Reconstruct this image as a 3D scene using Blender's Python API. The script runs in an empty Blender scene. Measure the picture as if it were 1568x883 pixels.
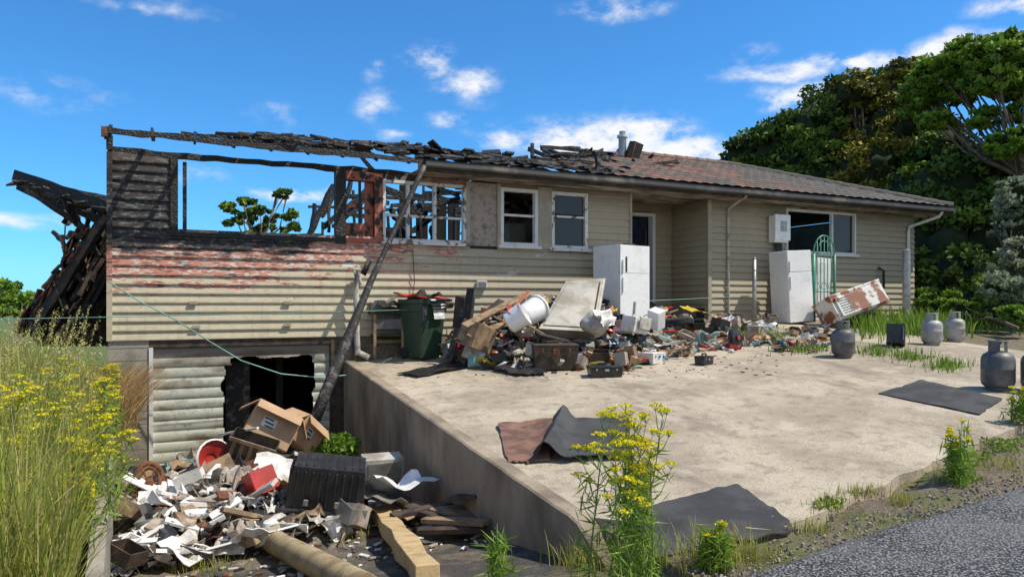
import bpy, math, random
import numpy as np
from math import radians, sin, cos, pi
from mathutils import Vector, Matrix, Euler, noise as mnoise
random.seed(11); rng=np.random.default_rng(11)
R=random.random
def U(a,b): return a+(b-a)*random.random()
# ------------------------------------------------------------------ survey helpers
F=1120.0; HZ=465.0; HEAD=radians(26)
def ray(px,py):
    t=(px-784)/F; s,c=sin(HEAD),cos(HEAD)
    return Vector((s+t*c, c-t*s, (HZ-py)/F))
def onY(px,py,Y):
    r=ray(px,py); return r*(Y/r.y)
def atd(px,py,d): return ray(px,py)*d
def slabz(X,Y): return -1.0+.066*(min(X,12.6)-3.17)+.091*(min(Y,13)-13)
def roadz(X): return -1.78+.045*(max(-6,min(14,X))-3)
def redge(X): return 3.67+.06*(X-3.36)
def front(X):
    if X<4.3: return 5.0-(X-3.17)*.75
    return 4.15+.17*(X-4.3)
def pitz(Y): return float(np.interp(Y,[2.5,3.6,5,7,10,13],[-1.84,-1.85,-2.05,-2.4,-2.6,-2.65]))
def leftz(Y): return float(np.interp(Y,[3,5,11,14,20,40,120],[-1.9,-1.6,-1.35,-1.5,-2.6,-4,-5]))
def H(X,Y):
    if Y<redge(X): return roadz(X)
    if X<-.45: return leftz(Y)
    if X<3.14:
        if Y<=20.6: return pitz(min(Y,13))
        return leftz(Y)
    if Y>13: return -.42
    f=front(X)
    if Y>=f: return slabz(X,Y)
    k=(Y-redge(X))/max(.05,f-redge(X))
    return roadz(X)*(1-k)+(slabz(X,f)-.04)*k
def G(px,py):
    r=ray(px,py); k=2.5
    while k<60:
        p=r*k
        if p.z<=H(p.x,p.y): return p
        k+=.02
    return r*60
def ppm(p): # pixels per metre at that point
    return F/(p.x*sin(HEAD)+p.y*cos(HEAD))
# ------------------------------------------------------------------ materials
def newmat(name):
    m=bpy.data.materials.new(name); m.use_nodes=True
    nt=m.node_tree; return m,nt,nt.nodes['Principled BSDF']
def math_(nt,op,a,b=None,c=None,clamp=False):
    n=nt.nodes.new('ShaderNodeMath'); n.operation=op; n.use_clamp=clamp
    for i,v in enumerate((a,b,c)):
        if v is None: continue
        if isinstance(v,(int,float)): n.inputs[i].default_value=v
        else: nt.links.new(v,n.inputs[i])
    return n.outputs[0]
def mixc(nt,f,a,b):
    n=nt.nodes.new('ShaderNodeMix'); n.data_type='RGBA'
    for s,v in ((n.inputs[0],f),(n.inputs[6],a),(n.inputs[7],b)):
        if isinstance(v,(int,float)): s.default_value=v
        elif isinstance(v,tuple): s.default_value=(v+(1,))[:4]
        else: nt.links.new(v,s)
    return n.outputs[2]
def maprange(nt,v,a,b,c=0,d=1,smooth=True):
    n=nt.nodes.new('ShaderNodeMapRange'); n.interpolation_type='SMOOTHSTEP' if smooth else 'LINEAR'
    nt.links.new(v,n.inputs[0])
    for i,x in enumerate((a,b,c,d)): n.inputs[i+1].default_value=x
    return n.outputs[0]
def noise(nt,vec,scale,detail=4,rough=.55):
    n=nt.nodes.new('ShaderNodeTexNoise'); n.inputs['Scale'].default_value=scale
    n.inputs['Detail'].default_value=detail; n.inputs['Roughness'].default_value=rough
    nt.links.new(vec,n.inputs['Vector']); return n.outputs[0]
def pos(nt): return nt.nodes.new('ShaderNodeNewGeometry').outputs['Position']
def scl(nt,v,s):
    n=nt.nodes.new('ShaderNodeVectorMath'); n.operation='MULTIPLY'; nt.links.new(v,n.inputs[0]); n.inputs[1].default_value=s; return n.outputs[0]
def bump(nt,b,h,strength=.5,dist=.02):
    n=nt.nodes.new('ShaderNodeBump'); n.inputs['Strength'].default_value=strength; n.inputs['Distance'].default_value=dist
    nt.links.new(h,n.inputs['Height']); nt.links.new(n.outputs[0],b.inputs['Normal'])
MC={}
def M(name,c1,c2=None,scale=4,rough=.7,bmp=.3,bs=40,metal=0,lo=.4,hi=.6,stretch=(1,1,1),dirt=.35,bd=.01):
    if name in MC: return MC[name]
    m,nt,b=newmat(name); p=scl(nt,pos(nt),stretch)
    if c2 is None: c2=tuple(x*.7 for x in c1)
    f=maprange(nt,noise(nt,p,scale,4,.6),lo,hi)
    col=mixc(nt,f,c1,c2)
    if dirt:
        d=maprange(nt,noise(nt,p,scale*5.3,3,.7),.5,.75,0,dirt)
        col=mixc(nt,d,col,tuple(x*.35 for x in c1))
    nt.links.new(col,b.inputs['Base Color'])
    b.inputs['Roughness'].default_value=rough; b.inputs['Metallic'].default_value=metal
    if bmp: bump(nt,b,noise(nt,p,bs,2,.6),bmp,bd)
    MC[name]=m; return m
char=M('charred_timber',(.014,.012,.010),(.055,.049,.043),14,.55,.9,30,lo=.5,hi=.75,bd=.03)
ash=M('ashy_char',(.034,.030,.026),(.18,.165,.15),9,.7,.9,30,lo=.5,hi=.7,bd=.03)
white=M('white_paint',(.75,.73,.68),(.55,.52,.46),5,.45,.15,30,lo=.5,hi=.75)
dirtyw=M('grimy_white',(.53,.50,.44),(.29,.25,.20),5,.6,.2,30,lo=.42,hi=.66)
appl=M('white_enamel',(.83,.82,.80),(.67,.66,.63),2,.25,.05,10,lo=.5,hi=.8,dirt=.25)
cream=M('cream_paint',(.42,.37,.28),(.33,.29,.22),3,.6,.2,40)
conc=M('old_concrete',(.38,.30,.21),(.16,.125,.085),1.6,.9,.5,50,lo=.32,hi=.72,stretch=(1,1,.5))
block=M('concrete_block',(.36,.32,.26),(.23,.20,.16),2,.9,.5,50)
wood=M('weathered_wood',(.34,.23,.13),(.19,.125,.075),6,.75,.4,60)
logw=M('log_timber',(.42,.32,.17),(.26,.185,.095),5,.8,.4,60,stretch=(1,1,1))
nwood=M('new_timber',(.58,.41,.20),(.40,.27,.12),7,.65,.3,50,lo=.45,hi=.7)
dwood=M('dark_wood',(.095,.063,.042),(.04,.028,.02),6,.75,.5,50)
cardb=M('cardboard',(.50,.32,.18),(.42,.265,.15),3,.8,.1,30,dirt=.15)
blackp=M('black_plastic',(.018,.018,.019),(.036,.035,.035),6,.38,.15,40)
rubber=M('rubber_mat',(.062,.060,.058),(.036,.035,.034),2.5,.8,.7,120,bd=.006)
redmat=M('brown_mat',(.26,.135,.09),(.14,.078,.056),6,.9,.6,120)
binG=M('green_bin_plastic',(.025,.055,.032),(.035,.068,.042),3,.4,.1,30)
redp=M('red_plastic',(.5,.03,.025),(.35,.03,.02),3,.4,.1,30)
steel=M('galvanised_steel',(.46,.46,.44),(.33,.33,.31),5,.42,.15,30,metal=.6)
cabst=M('tarnished_cabinet_steel',(.25,.24,.215),(.15,.135,.105),2.5,.55,.1,20,metal=.2,lo=.42,hi=.65,stretch=(1,1,2))
rustm=M('rusty_enamel',(.70,.68,.63),(.27,.10,.045),2.4,.55,.3,40,lo=.50,hi=.57)
rust=M('rust',(.22,.08,.035),(.11,.045,.022),8,.85,.6,40)
grn=M('green_painted_steel',(.05,.27,.17),(.04,.20,.13),6,.45,.1,40)
gasg=M('gas_bottle_grey',(.15,.15,.148),(.095,.093,.09),5,.5,.15,30,metal=.1)
gasl=M('gas_bottle_pale',(.36,.36,.35),(.22,.18,.14),5,.5,.15,30,metal=.1,lo=.5,hi=.7)
blue=M('blue_plastic',(.08,.20,.38),None,4,.45,.1,30)
tealp=M('pale_teal_plastic',(.25,.42,.40),None,4,.45,.1,30)
orange=M('orange_plastic',(.75,.20,.03),None,4,.45,.1,30)
yellow=M('yellow_plastic',(.75,.55,.05),None,4,.45,.1,30)
pink=M('dusty_cloth',(.42,.34,.27),(.25,.20,.155),6,.9,.4,60)
plaster=M('smoke_stained_plaster',(.52,.41,.34),(.19,.125,.09),2.2,.9,.3,30,lo=.45,hi=.68)
pinkpl=M('stained_render',(.40,.335,.28),(.16,.12,.09),9,.9,.7,40,lo=.45,hi=.75)
redburn=M('blistered_red_paint',(.38,.125,.075),(.02,.018,.016),5,.7,.6,40,lo=.50,hi=.60)
dark=M('dark_interior',(.010,.010,.010),(.02,.018,.016),3,.95,.3,20)  # near-black: indoor darkness is put into the colour of these surfaces
glass,gnt,gb=newmat('dusty_glass'); gb.inputs['Base Color'].default_value=(.03,.035,.04,1); gb.inputs['Roughness'].default_value=.08
tyre=M('tyre_rubber',(.02,.02,.02),(.035,.033,.03),8,.8,.4,40)
hose=M('green_hose',(.15,.38,.30),None,4,.5,0,30)
brick=M('faded_label',(.75,.75,.72),(.6,.6,.58),8,.6,0,30)
def siding_mat():
    m,nt,b=newmat('burnt_weatherboard_paint'); P=pos(nt)
    sp=nt.nodes.new('ShaderNodeSeparateXYZ'); nt.links.new(P,sp.inputs[0]); X,Z=sp.outputs[0],sp.outputs[2]
    ns=noise(nt,scl(nt,P,(1,1,5)),1.7,7,.62); nf=noise(nt,scl(nt,P,(1,1,2.5)),9,5,.7)
    zc=maprange(nt,X,2.2,5.0,.86,2.7,False)
    zp=maprange(nt,X,1.5,6.0,.12,1.10,False)
    base=mixc(nt,maprange(nt,nf,.35,.7),(.58,.50,.34),(.48,.415,.285))
    streak=maprange(nt,noise(nt,scl(nt,P,(5,1,.5)),2,4,.6),.5,.75,0,.4)
    base=mixc(nt,streak,base,(.27,.225,.16))
    gx=maprange(nt,X,3.5,6.5,0,.62); base=mixc(nt,gx,base,(.32,.275,.20))  # duller towards the right: shade of the facade mixed into the paint colour
    a=math_(nt,'ADD',math_(nt,'MULTIPLY',math_(nt,'SUBTRACT',Z,zp),.45),ns)
    pf=math_(nt,'MULTIPLY',maprange(nt,a,.55,.62),maprange(nt,X,5.4,7.0,1,0))
    pale=mixc(nt,maprange(nt,nf,.50,.57),(.50,.20,.135),(.62,.55,.47))
    pale=mixc(nt,maprange(nt,noise(nt,scl(nt,P,(1,1,7)),4,5,.7),.53,.60),pale,(.10,.065,.05))
    fl=math_(nt,'MULTIPLY',maprange(nt,noise(nt,scl(nt,P,(1,1,3)),2.6,4,.6),.64,.67),maprange(nt,X,6.6,7.4,1,0))
    col=mixc(nt,pf,base,pale)
    col=mixc(nt,math_(nt,'MULTIPLY',fl,maprange(nt,Z,.3,.7)),col,(.62,.60,.56))
    c=math_(nt,'ADD',math_(nt,'MULTIPLY',math_(nt,'SUBTRACT',Z,zc),1.5),math_(nt,'MULTIPLY',math_(nt,'SUBTRACT',ns,.5),1.6))
    cf=maprange(nt,c,-.12,.08)
    ch=mixc(nt,maprange(nt,nf,.5,.66),(.015,.013,.012),(.17,.155,.14))
    ch=mixc(nt,maprange(nt,ns,.62,.68),ch,(.22,.075,.045))
    col=mixc(nt,cf,col,ch)
    so=math_(nt,'ADD',Z,math_(nt,'MULTIPLY',ns,.7)); so=maprange(nt,so,2.25,2.85,0,.6)
    col=mixc(nt,so,col,(.085,.062,.045))
    nt.links.new(col,b.inputs['Base Color']); b.inputs['Roughness'].default_value=.6
    bump(nt,b,math_(nt,'ADD',nf,math_(nt,'MULTIPLY',cf,noise(nt,P,30,3))),.35,.012)
    return m
siding=siding_mat()
def tile_mat():
    m,nt,b=newmat('concrete_roof_tiles'); P=pos(nt)
    sp=nt.nodes.new('ShaderNodeSeparateXYZ'); nt.links.new(P,sp.inputs[0]); X=sp.outputs[0]
    vr=nt.nodes.new('ShaderNodeTexVoronoi'); vr.inputs['Scale'].default_value=3.1; nt.links.new(P,vr.inputs['Vector'])
    f=noise(nt,P,1.3,6,.65)
    col=mixc(nt,maprange(nt,f,.40,.58),(.29,.14,.095),(.135,.118,.10))
    col=mixc(nt,maprange(nt,X,12,16,0,.92),col,(.13,.125,.112))
    s=nt.nodes.new('ShaderNodeSeparateColor'); nt.links.new(vr.outputs['Color'],s.inputs[0])
    col=mixc(nt,math_(nt,'MULTIPLY',s.outputs[0],.45),col,(.05,.045,.04))
    col=mixc(nt,maprange(nt,noise(nt,P,14,4,.7),.55,.68,0,.6),col,(.32,.30,.24))
    bx=math_(nt,'ADD',X,math_(nt,'MULTIPLY',f,5)); col=mixc(nt,maprange(nt,bx,9.0,12.0,.93,0),col,(.03,.027,.025))
    nt.links.new(col,b.inputs['Base Color']); b.inputs['Roughness'].default_value=.85
    bump(nt,b,noise(nt,P,40,3),.4,.01); return m
tile=tile_mat()
def slab_mat():
    m,nt,b=newmat('weathered_concrete_slab'); P=pos(nt)
    a=noise(nt,P,.7,6,.62); c=noise(nt,P,6,6,.7); f=noise(nt,P,60,3,.7)
    col=mixc(nt,maprange(nt,a,.38,.62),(.52,.435,.315),(.37,.30,.215))
    col=mixc(nt,maprange(nt,c,.48,.68,0,.6),col,(.20,.158,.11))
    col=mixc(nt,maprange(nt,f,.48,.68,0,.65),col,(.13,.11,.08))
    col=mixc(nt,maprange(nt,noise(nt,P,1.9,5,.6),.56,.66,0,.4),col,(.60,.52,.40))
    col=mixc(nt,maprange(nt,noise(nt,scl(nt,P,(1,.35,1)),1.1,6,.7),.54,.64,0,.5),col,(.17,.135,.10))
    nt.links.new(col,b.inputs['Base Color']); b.inputs['Roughness'].default_value=.9
    bump(nt,b,math_(nt,'ADD',f,c),.7,.009); return m
slabm=slab_mat()
def road_mat():
    m,nt,b=newmat('chipseal_asphalt'); P=pos(nt)
    vo=nt.nodes.new('ShaderNodeTexVoronoi'); vo.inputs['Scale'].default_value=55; nt.links.new(P,vo.inputs['Vector'])
    s=nt.nodes.new('ShaderNodeSeparateColor'); nt.links.new(vo.outputs['Color'],s.inputs[0])
    col=mixc(nt,s.outputs[0],(.075,.074,.073),(.32,.315,.30))
    col=mixc(nt,maprange(nt,vo.outputs['Distance'],.35,.6),col,(.02,.02,.02))
    col=mixc(nt,maprange(nt,noise(nt,P,1.2,5),.4,.65,0,.4),col,(.20,.19,.175))
    nt.links.new(col,b.inputs['Base Color']); b.inputs['Roughness'].default_value=.85
    bump(nt,b,math_(nt,'MULTIPLY',vo.outputs['Distance'],-1),.9,.012); return m
roadm=road_mat()
def ground_mat():
    m,nt,b=newmat('soil_and_dry_grass'); P=pos(nt)
    sp=nt.nodes.new('ShaderNodeSeparateXYZ'); nt.links.new(P,sp.inputs[0])
    a=noise(nt,P,1.7,6,.65); f=noise(nt,P,25,5,.75)
    soil=mixc(nt,maprange(nt,f,.38,.62),(.27,.20,.13),(.10,.072,.045))
    soil=mixc(nt,maprange(nt,noise(nt,P,70,3,.6),.55,.68),soil,(.38,.35,.30))
    gr=mixc(nt,maprange(nt,f,.4,.6),(.09,.12,.025),(.20,.17,.07))
    col=mixc(nt,maprange(nt,a,.47,.6),soil,gr)
    X,Y=sp.outputs[0],sp.outputs[1]
    k=math_(nt,'MULTIPLY',maprange(nt,X,-.4,-.2),maprange(nt,X,3.15,3.2,1,0))
    k=math_(nt,'MULTIPLY',k,maprange(nt,Y,4.4,4.9))
    asp=mixc(nt,maprange(nt,a,.44,.58),(.07,.064,.056),(.22,.175,.12))
    asp=mixc(nt,maprange(nt,f,.5,.7),asp,(.04,.036,.032))
    col=mixc(nt,math_(nt,'MULTIPLY',k,.9),col,asp)
    far=maprange(nt,Y,30,60); col=mixc(nt,far,col,(.10,.14,.035))
    nt.links.new(col,b.inputs['Base Color']); b.inputs['Roughness'].default_value=.95
    bump(nt,b,f,.9,.04); return m
groundm=ground_mat()
def leafmat(name,c1,c2,c3,transl=.25):
    m,nt,b=newmat(name)
    at=nt.nodes.new('ShaderNodeAttribute'); at.attribute_name='tint'
    r=nt.nodes.new('ShaderNodeValToRGB'); e=r.color_ramp.elements
    e[0].color=c1+(1,); e[1].color=c3+(1,); x=e.new(.5); x.color=c2+(1,)
    nt.links.new(at.outputs['Fac'],r.inputs[0])
    nt.links.new(r.outputs[0],b.inputs['Base Color']); b.inputs['Roughness'].default_value=.65
    b.inputs['Specular IOR Level'].default_value=.15
    if transl:
        t=nt.nodes.new('ShaderNodeBsdfTranslucent'); nt.links.new(r.outputs[0],t.inputs[0])
        mx=nt.nodes.new('ShaderNodeMixShader'); mx.inputs[0].default_value=transl
        nt.links.new(b.outputs[0],mx.inputs[1]); nt.links.new(t.outputs[0],mx.inputs[2])
        nt.links.new(mx.outputs[0],nt.nodes['Material Output'].inputs[0])
    return m
grassm=leafmat('grass_blades',(.17,.23,.03),(.37,.39,.07),(.65,.52,.23),.35)
strawm=leafmat('dry_straw',(.30,.17,.07),(.45,.30,.13),(.58,.46,.23),.3)
weedm=leafmat('weed_leaves',(.08,.17,.02),(.17,.29,.035),(.30,.42,.06),.3)
flowerm=leafmat('yellow_flowers',(.66,.58,.02),(.82,.72,.03),(.92,.80,.07),.3)
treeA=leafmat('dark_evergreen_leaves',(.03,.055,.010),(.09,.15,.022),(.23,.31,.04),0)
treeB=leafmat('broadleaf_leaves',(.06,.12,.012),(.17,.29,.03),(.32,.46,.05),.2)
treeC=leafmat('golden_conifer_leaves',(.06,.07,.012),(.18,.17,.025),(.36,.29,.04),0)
silver=leafmat('silver_shrub_leaves',(.14,.17,.09),(.30,.34,.21),(.50,.52,.37),.2)
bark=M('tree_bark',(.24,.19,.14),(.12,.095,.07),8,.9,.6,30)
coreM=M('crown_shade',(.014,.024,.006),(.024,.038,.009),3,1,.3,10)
# ------------------------------------------------------------------ mesh builder
class MB:
    def __init__(s): s.v=[];s.f=[];s.m=[];s.ml=[]
    def mi(s,mat):
        if mat not in s.ml: s.ml.append(mat)
        return s.ml.index(mat)
    def add(s,v,f,mat):
        o=len(s.v); i=s.mi(mat)
        s.v+= [tuple(x) for x in v]
        for q in f: s.f.append([o+k for k in q]); s.m.append(i)
    def box(s,x0,x1,y0,y1,z0,z1,mat):
        v=[(x,y,z) for x in (x0,x1) for y in (y0,y1) for z in (z0,z1)]
        s.add(v,[(0,1,3,2),(4,6,7,5),(0,4,5,1),(2,3,7,6),(0,2,6,4),(1,5,7,3)],mat)
    def obox(s,c,size,rot,mat,taper=1):
        if not isinstance(rot,Matrix): rot=Euler(rot).to_matrix()
        c=Vector(c); v=[]
        for x in (-.5,.5):
            for y in (-.5,.5):
                for z in (-.5,.5):
                    k=taper if z<0 else 1
                    v.append(c+rot@Vector((x*size[0]*k,y*size[1]*k,z*size[2])))
        s.add(v,[(0,1,3,2),(4,6,7,5),(0,4,5,1),(2,3,7,6),(0,2,6,4),(1,5,7,3)],mat)
    def beam(s,a,b,w,h,mat,seg=1,jit=0):
        a=Vector(a);b=Vector(b);d=(b-a); L=d.length; d.normalize()
        up=Vector((0,0,1)) if abs(d.z)<.95 else Vector((0,1,0))
        x=d.cross(up).normalized(); z=x.cross(d)
        v=[];f=[]
        for i in range(seg+1):
            c=a+d*L*i/seg
            if jit and 0<=i<=seg: c=c+Vector((U(-jit,jit),U(-jit,jit),U(-jit,jit)))
            ww=w*(1+(U(-.25,.25) if jit else 0)); hh=h*(1+(U(-.25,.25) if jit else 0))
            v+=[c-x*ww/2-z*hh/2,c+x*ww/2-z*hh/2,c+x*ww/2+z*hh/2,c-x*ww/2+z*hh/2]
        for i in range(seg):
            o=i*4
            for k in range(4): f.append((o+k,o+(k+1)%4,o+4+(k+1)%4,o+4+k))
        f.append((3,2,1,0)); o=seg*4; f.append((o,o+1,o+2,o+3)); s.add(v,f,mat)
    def cyl(s,a,b,r0,r1,mat,n=12,caps=True):
        a=Vector(a);b=Vector(b);d=(b-a).normalized()
        up=Vector((0,0,1)) if abs(d.z)<.95 else Vector((0,1,0))
        x=d.cross(up).normalized(); z=x.cross(d); v=[]
        for c,r in ((a,r0),(b,r1)):
            for i in range(n): t=2*pi*i/n; v.append(c+x*cos(t)*r+z*sin(t)*r)
        f=[(i,(i+1)%n,n+(i+1)%n,n+i) for i in range(n)]
        if caps: f.append(tuple(range(n))[::-1]); f.append(tuple(range(n,2*n)))
        s.add(v,f,mat)
    def tube(s,pts,r,mat,n=6):
        pts=[Vector(p) for p in pts]
        rr=r if isinstance(r,(list,tuple)) else [r]*len(pts)
        v=[];f=[]
        for i,p in enumerate(pts):
            d=(pts[min(i+1,len(pts)-1)]-pts[max(i-1,0)]).normalized()
            up=Vector((0,0,1)) if abs(d.z)<.9 else Vector((0.3,1,0))
            x=d.cross(up).normalized(); z=x.cross(d)
            for k in range(n): t=2*pi*k/n; v.append(p+x*cos(t)*rr[i]+z*sin(t)*rr[i])
        for i in range(len(pts)-1):
            for k in range(n): f.append((i*n+k,i*n+(k+1)%n,(i+1)*n+(k+1)%n,(i+1)*n+k))
        f.append(tuple(range(n))[::-1]); f.append(tuple(range((len(pts)-1)*n,len(pts)*n)))
        s.add(v,f,mat)
    def lathe(s,prof,c,mat,rot=(0,0,0),n=24,sx=1,sy=1):
        Rm=Euler(rot).to_matrix(); c=Vector(c); v=[];f=[]
        for r,z in prof:
            for i in range(n): t=2*pi*i/n; v.append(c+Rm@Vector((r*cos(t)*sx,r*sin(t)*sy,z)))
        for j in range(len(prof)-1):
            for i in range(n): f.append((j*n+i,j*n+(i+1)%n,(j+1)*n+(i+1)%n,(j+1)*n+i))
        s.add(v,f,mat)
    def sheet(s,c,sx,sy,rot,mat,amp=.03,n=6,fold=0,th=.008,curl=0):
        Rm=Euler(rot).to_matrix() if not isinstance(rot,Matrix) else rot; c=Vector(c); v=[];f=[]; ph=U(0,99)
        for L in (0,1):
            for i in range(n+1):
                for j in range(n+1):
                    a=i/n-.5; b=j/n-.5
                    z=amp*mnoise.noise(Vector((a*3+ph,b*3,ph)))*2+fold*abs(a)*sx+curl*max(0,a)**2*sx
                    e=.12*mnoise.noise(Vector((a*2.5,b*2.5,ph+9)))
                    v.append(c+Rm@Vector((a*sx*(1+e),b*sy*(1-e),z+(-th if L else 0))))
        o=(n+1)**2
        for i in range(n):
            for j in range(n):
                q=(i*(n+1)+j,(i+1)*(n+1)+j,(i+1)*(n+1)+j+1,i*(n+1)+j+1)
                f.append(q); f.append(tuple(k+o for k in q[::-1]))
        for i in range(n):
            for (p,q) in ((i,i+1),):
                f.append((p*(n+1),q*(n+1),q*(n+1)+o,p*(n+1)+o)); f.append((p*(n+1)+n,q*(n+1)+n,q*(n+1)+n+o,p*(n+1)+n+o))
                f.append((p,q,q+o,p+o)); f.append((n*(n+1)+p,n*(n+1)+q,n*(n+1)+q+o,n*(n+1)+p+o))
        s.add(v,f,mat)
    def blob(s,c,r,mat,sq=(1,1,1),amp=.35,sub=2,fr=1.6):
        import bmesh
        bm=bmesh.new(); bmesh.ops.create_icosphere(bm,subdivisions=sub,radius=1); ph=U(0,99)
        v=[]
        for x in bm.verts:
            k=1+amp*mnoise.noise(x.co*fr+Vector((ph,ph,0)))*1.6
            v.append(Vector(c)+Vector((x.co.x*sq[0],x.co.y*sq[1],x.co.z*sq[2]))*r*k)
        f=[[q.index for q in fa.verts] for fa in bm.faces]; bm.free(); s.add(v,f,mat)
    def done(s,name,parent=None,smooth=False,bevel=0,angle=None):
        me=bpy.data.meshes.new(name); v=np.array(s.v,dtype=float)
        c=(v.min(0)+v.max(0))/2; c[2]=v[:,2].min()
        if parent is not None: c=np.zeros(3)
        me.from_pydata([tuple(x) for x in (v-c)],[],s.f)
        for m in s.ml: me.materials.append(m)
        me.polygons.foreach_set('material_index',s.m)
        if smooth: me.polygons.foreach_set('use_smooth',[True]*len(s.f))
        me.update(); ob=bpy.data.objects.new(name,me); ob.location=c
        bpy.context.collection.objects.link(ob)
        if parent is not None: ob.parent=parent
        if bevel:
            b=ob.modifiers.new('bevel','BEVEL'); b.width=bevel; b.segments=2; b.limit_method='ANGLE'
        if smooth and angle:
            try:
                me.set_sharp_from_angle(angle=radians(angle))
            except Exception: pass
        return ob
def empty(name,loc=(0,0,0)):
    e=bpy.data.objects.new(name,None); bpy.context.collection.objects.link(e); e.location=(0,0,0); return e
def quadmesh(name,V,tint,mat,parent=None,nv=4):
    n=len(V)//nv
    me=bpy.data.meshes.new(name); me.vertices.add(len(V)); me.vertices.foreach_set('co',V.astype(np.float32).ravel())
    me.loops.add(len(V)); me.loops.foreach_set('vertex_index',np.arange(len(V),dtype=np.int32))
    me.polygons.add(n); me.polygons.foreach_set('loop_start',np.arange(0,len(V),nv,dtype=np.int32))
    me.polygons.foreach_set('loop_total',np.full(n,nv,dtype=np.int32))
    me.materials.append(mat)
    a=me.attributes.new('tint','FLOAT','FACE'); a.data.foreach_set('value',tint.astype(np.float32))
    me.update(calc_edges=True); ob=bpy.data.objects.new(name,me); bpy.context.collection.objects.link(ob)
    if parent is not None: ob.parent=parent
    return ob
def leafquads(C,size,aspect=1.6,up=0,flat=1):
    n=len(C); a=rng.normal(size=(n,3)); a[:,2]*=flat; a/=np.linalg.norm(a,axis=1)[:,None]
    b=rng.normal(size=(n,3)); b[:,2]*=flat; b[:,2]+=up; b-=(b*a).sum(1)[:,None]*a; b/=np.linalg.norm(b,axis=1)[:,None]
    s=(size*rng.uniform(.6,1.3,n))[:,None]
    V=np.stack([C-a*s*aspect*.5,C+b*s*.35,C+a*s*aspect*.5,C-b*s*.35],1)
    return V.reshape(-1,3)
def grass(name,bases,hts,width,mat,lean=.35,parent=None,tlo=0,thi=1,wind=(0,0)):
    n=len(bases); az=rng.uniform(0,2*pi,n); ln=rng.uniform(.05,lean,n)
    dx=np.stack([np.cos(az)*ln+wind[0],np.sin(az)*ln+wind[1],np.zeros(n)],1)
    side=np.stack([-np.sin(az+rng.uniform(-1,1,n)),np.cos(az),np.zeros(n)],1)*width*rng.uniform(.6,1.4,n)[:,None]
    P=[]
    for k in (0,.4,.75,1.0):
        c=bases+dx*hts[:,None]*(k**2)+np.stack([np.zeros(n),np.zeros(n),hts*k*(1-.15*k*ln/lean)],1); P.append(c)
    W=[1,.85,.55,.08]; V=[]
    for i in range(3):
        V.append(np.stack([P[i]-side*W[i]/2,P[i]+side*W[i]/2,P[i+1]+side*W[i+1]/2,P[i+1]-side*W[i+1]/2],1))
    V=np.concatenate(V,1).reshape(-1,3)
    t=np.repeat(rng.uniform(tlo,thi,n),3)
    return quadmesh(name,V,t,mat,parent)
# ------------------------------------------------------------------ terrain
def terrain():
    xs=[-900,-400,-150,-70,-40,-25,-16,-11]+list(np.arange(-8,-.6,.4))+[-.49,-.44,-.2]+list(np.arange(.1,3.0,.3))+[3.1,3.16]+list(np.arange(3.4,22,.4))+[23,26,32,45,80,160,400,900]
    ys=[-300,-60,-20,-8,-3,0,1.5]+list(np.arange(2.4,13,.2))+[13.03,14,16,18,20.5,20.7,23,27,32,40,55,80,120,250,500,900]
    V=[];Fc=[]
    for y in ys:
        for x in xs:
            z=H(x,y)
            if x>3.14 and y>=front(x)-.1 : z-=.07
            if y<redge(x)-.1: z-=.03
            if y>50: z+= 3.0*math.exp(-((x+140)/90)**2)*min(1,(y-50)/100)+1.2*mnoise.noise(Vector((x*.01,y*.01,0)))
            elif redge(x)<y<13 : z+=.02*mnoise.noise(Vector((x*2,y*2,0)))
            V.append((x,y,z))
    nx=len(xs)
    for j in range(len(ys)-1):
        for i in range(nx-1): a=j*nx+i; Fc.append((a,a+1,a+nx+1,a+nx))
    b=MB(); b.add(V,Fc,groundm); o=b.done('ground'); return o
terrain()
b=MB(); V=[];Fc=[]; xs=list(np.arange(-40,60,.5))
for x in xs:
    e=redge(x)+.05*mnoise.noise(Vector((x*1.7,0,0)))+.02*mnoise.noise(Vector((x*9,0,0)))
    for y in (-6,-2,0,2,3,e-.12,e): V.append((x,y,roadz(x)+(.012 if y<e else -.02)))
for i in range(len(xs)-1):
    for j in range(6): a=i*7+j; Fc.append((a,a+7,a+8,a+1))
b.add(V,Fc,roadm); b.done('asphalt_road')
b=MB()
for i in range(1300):
    x=U(2.6,9.5); y=redge(x)+abs(random.gauss(0,.22))-.08; s_=U(.004,.014)
    b.obox((x,y,H(x,y)+.012),(s_*1.5,s_,s_),(U(0,3),U(0,3),U(0,3)),random.choice([conc,block,gasg,block]))
b.done('loose_gravel')
b=MB(); V=[];Fc=[]; xs=list(np.arange(3.17,14.2,.12)); nn=30
for x in xs:
    f=front(x)+.05*mnoise.noise(Vector((x*3,5,0)))+.03*mnoise.noise(Vector((x*11,5,0)))
    for j in range(nn+1):
        y=f+(12.99-f)*j/nn; V.append((x,y,slabz(x,y)+.006*mnoise.noise(Vector((x,y,0)))))
    V.append((x,f-.01,slabz(x,f)-.16))
m=nn+2
for i in range(len(xs)-1):
    for j in range(nn): a=i*m+j; Fc.append((a,a+m,a+m+1,a+1))
    Fc.append((i*m,i*m+nn+1,(i+1)*m+nn+1,(i+1)*m))
b.add(V,Fc,slabm); b.done('concrete_driveway')
b=MB(); V=[];Fc=[]; ys=list(np.linspace(4.55,12.98,60))
for y in ys:
    zt=slabz(3.17,y)+.012 if y>5 else slabz(3.17,5)+.012-(5-y)*.5
    zt+=.012*mnoise.noise(Vector((y*4,1,0)))
    for (x,z) in ((3.02,-3),(3.0,zt-.015),(3.02,zt),(3.165,zt),(3.18,-3)): V.append((x+.008*mnoise.noise(Vector((0,y*3,z))),y,z))
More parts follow.
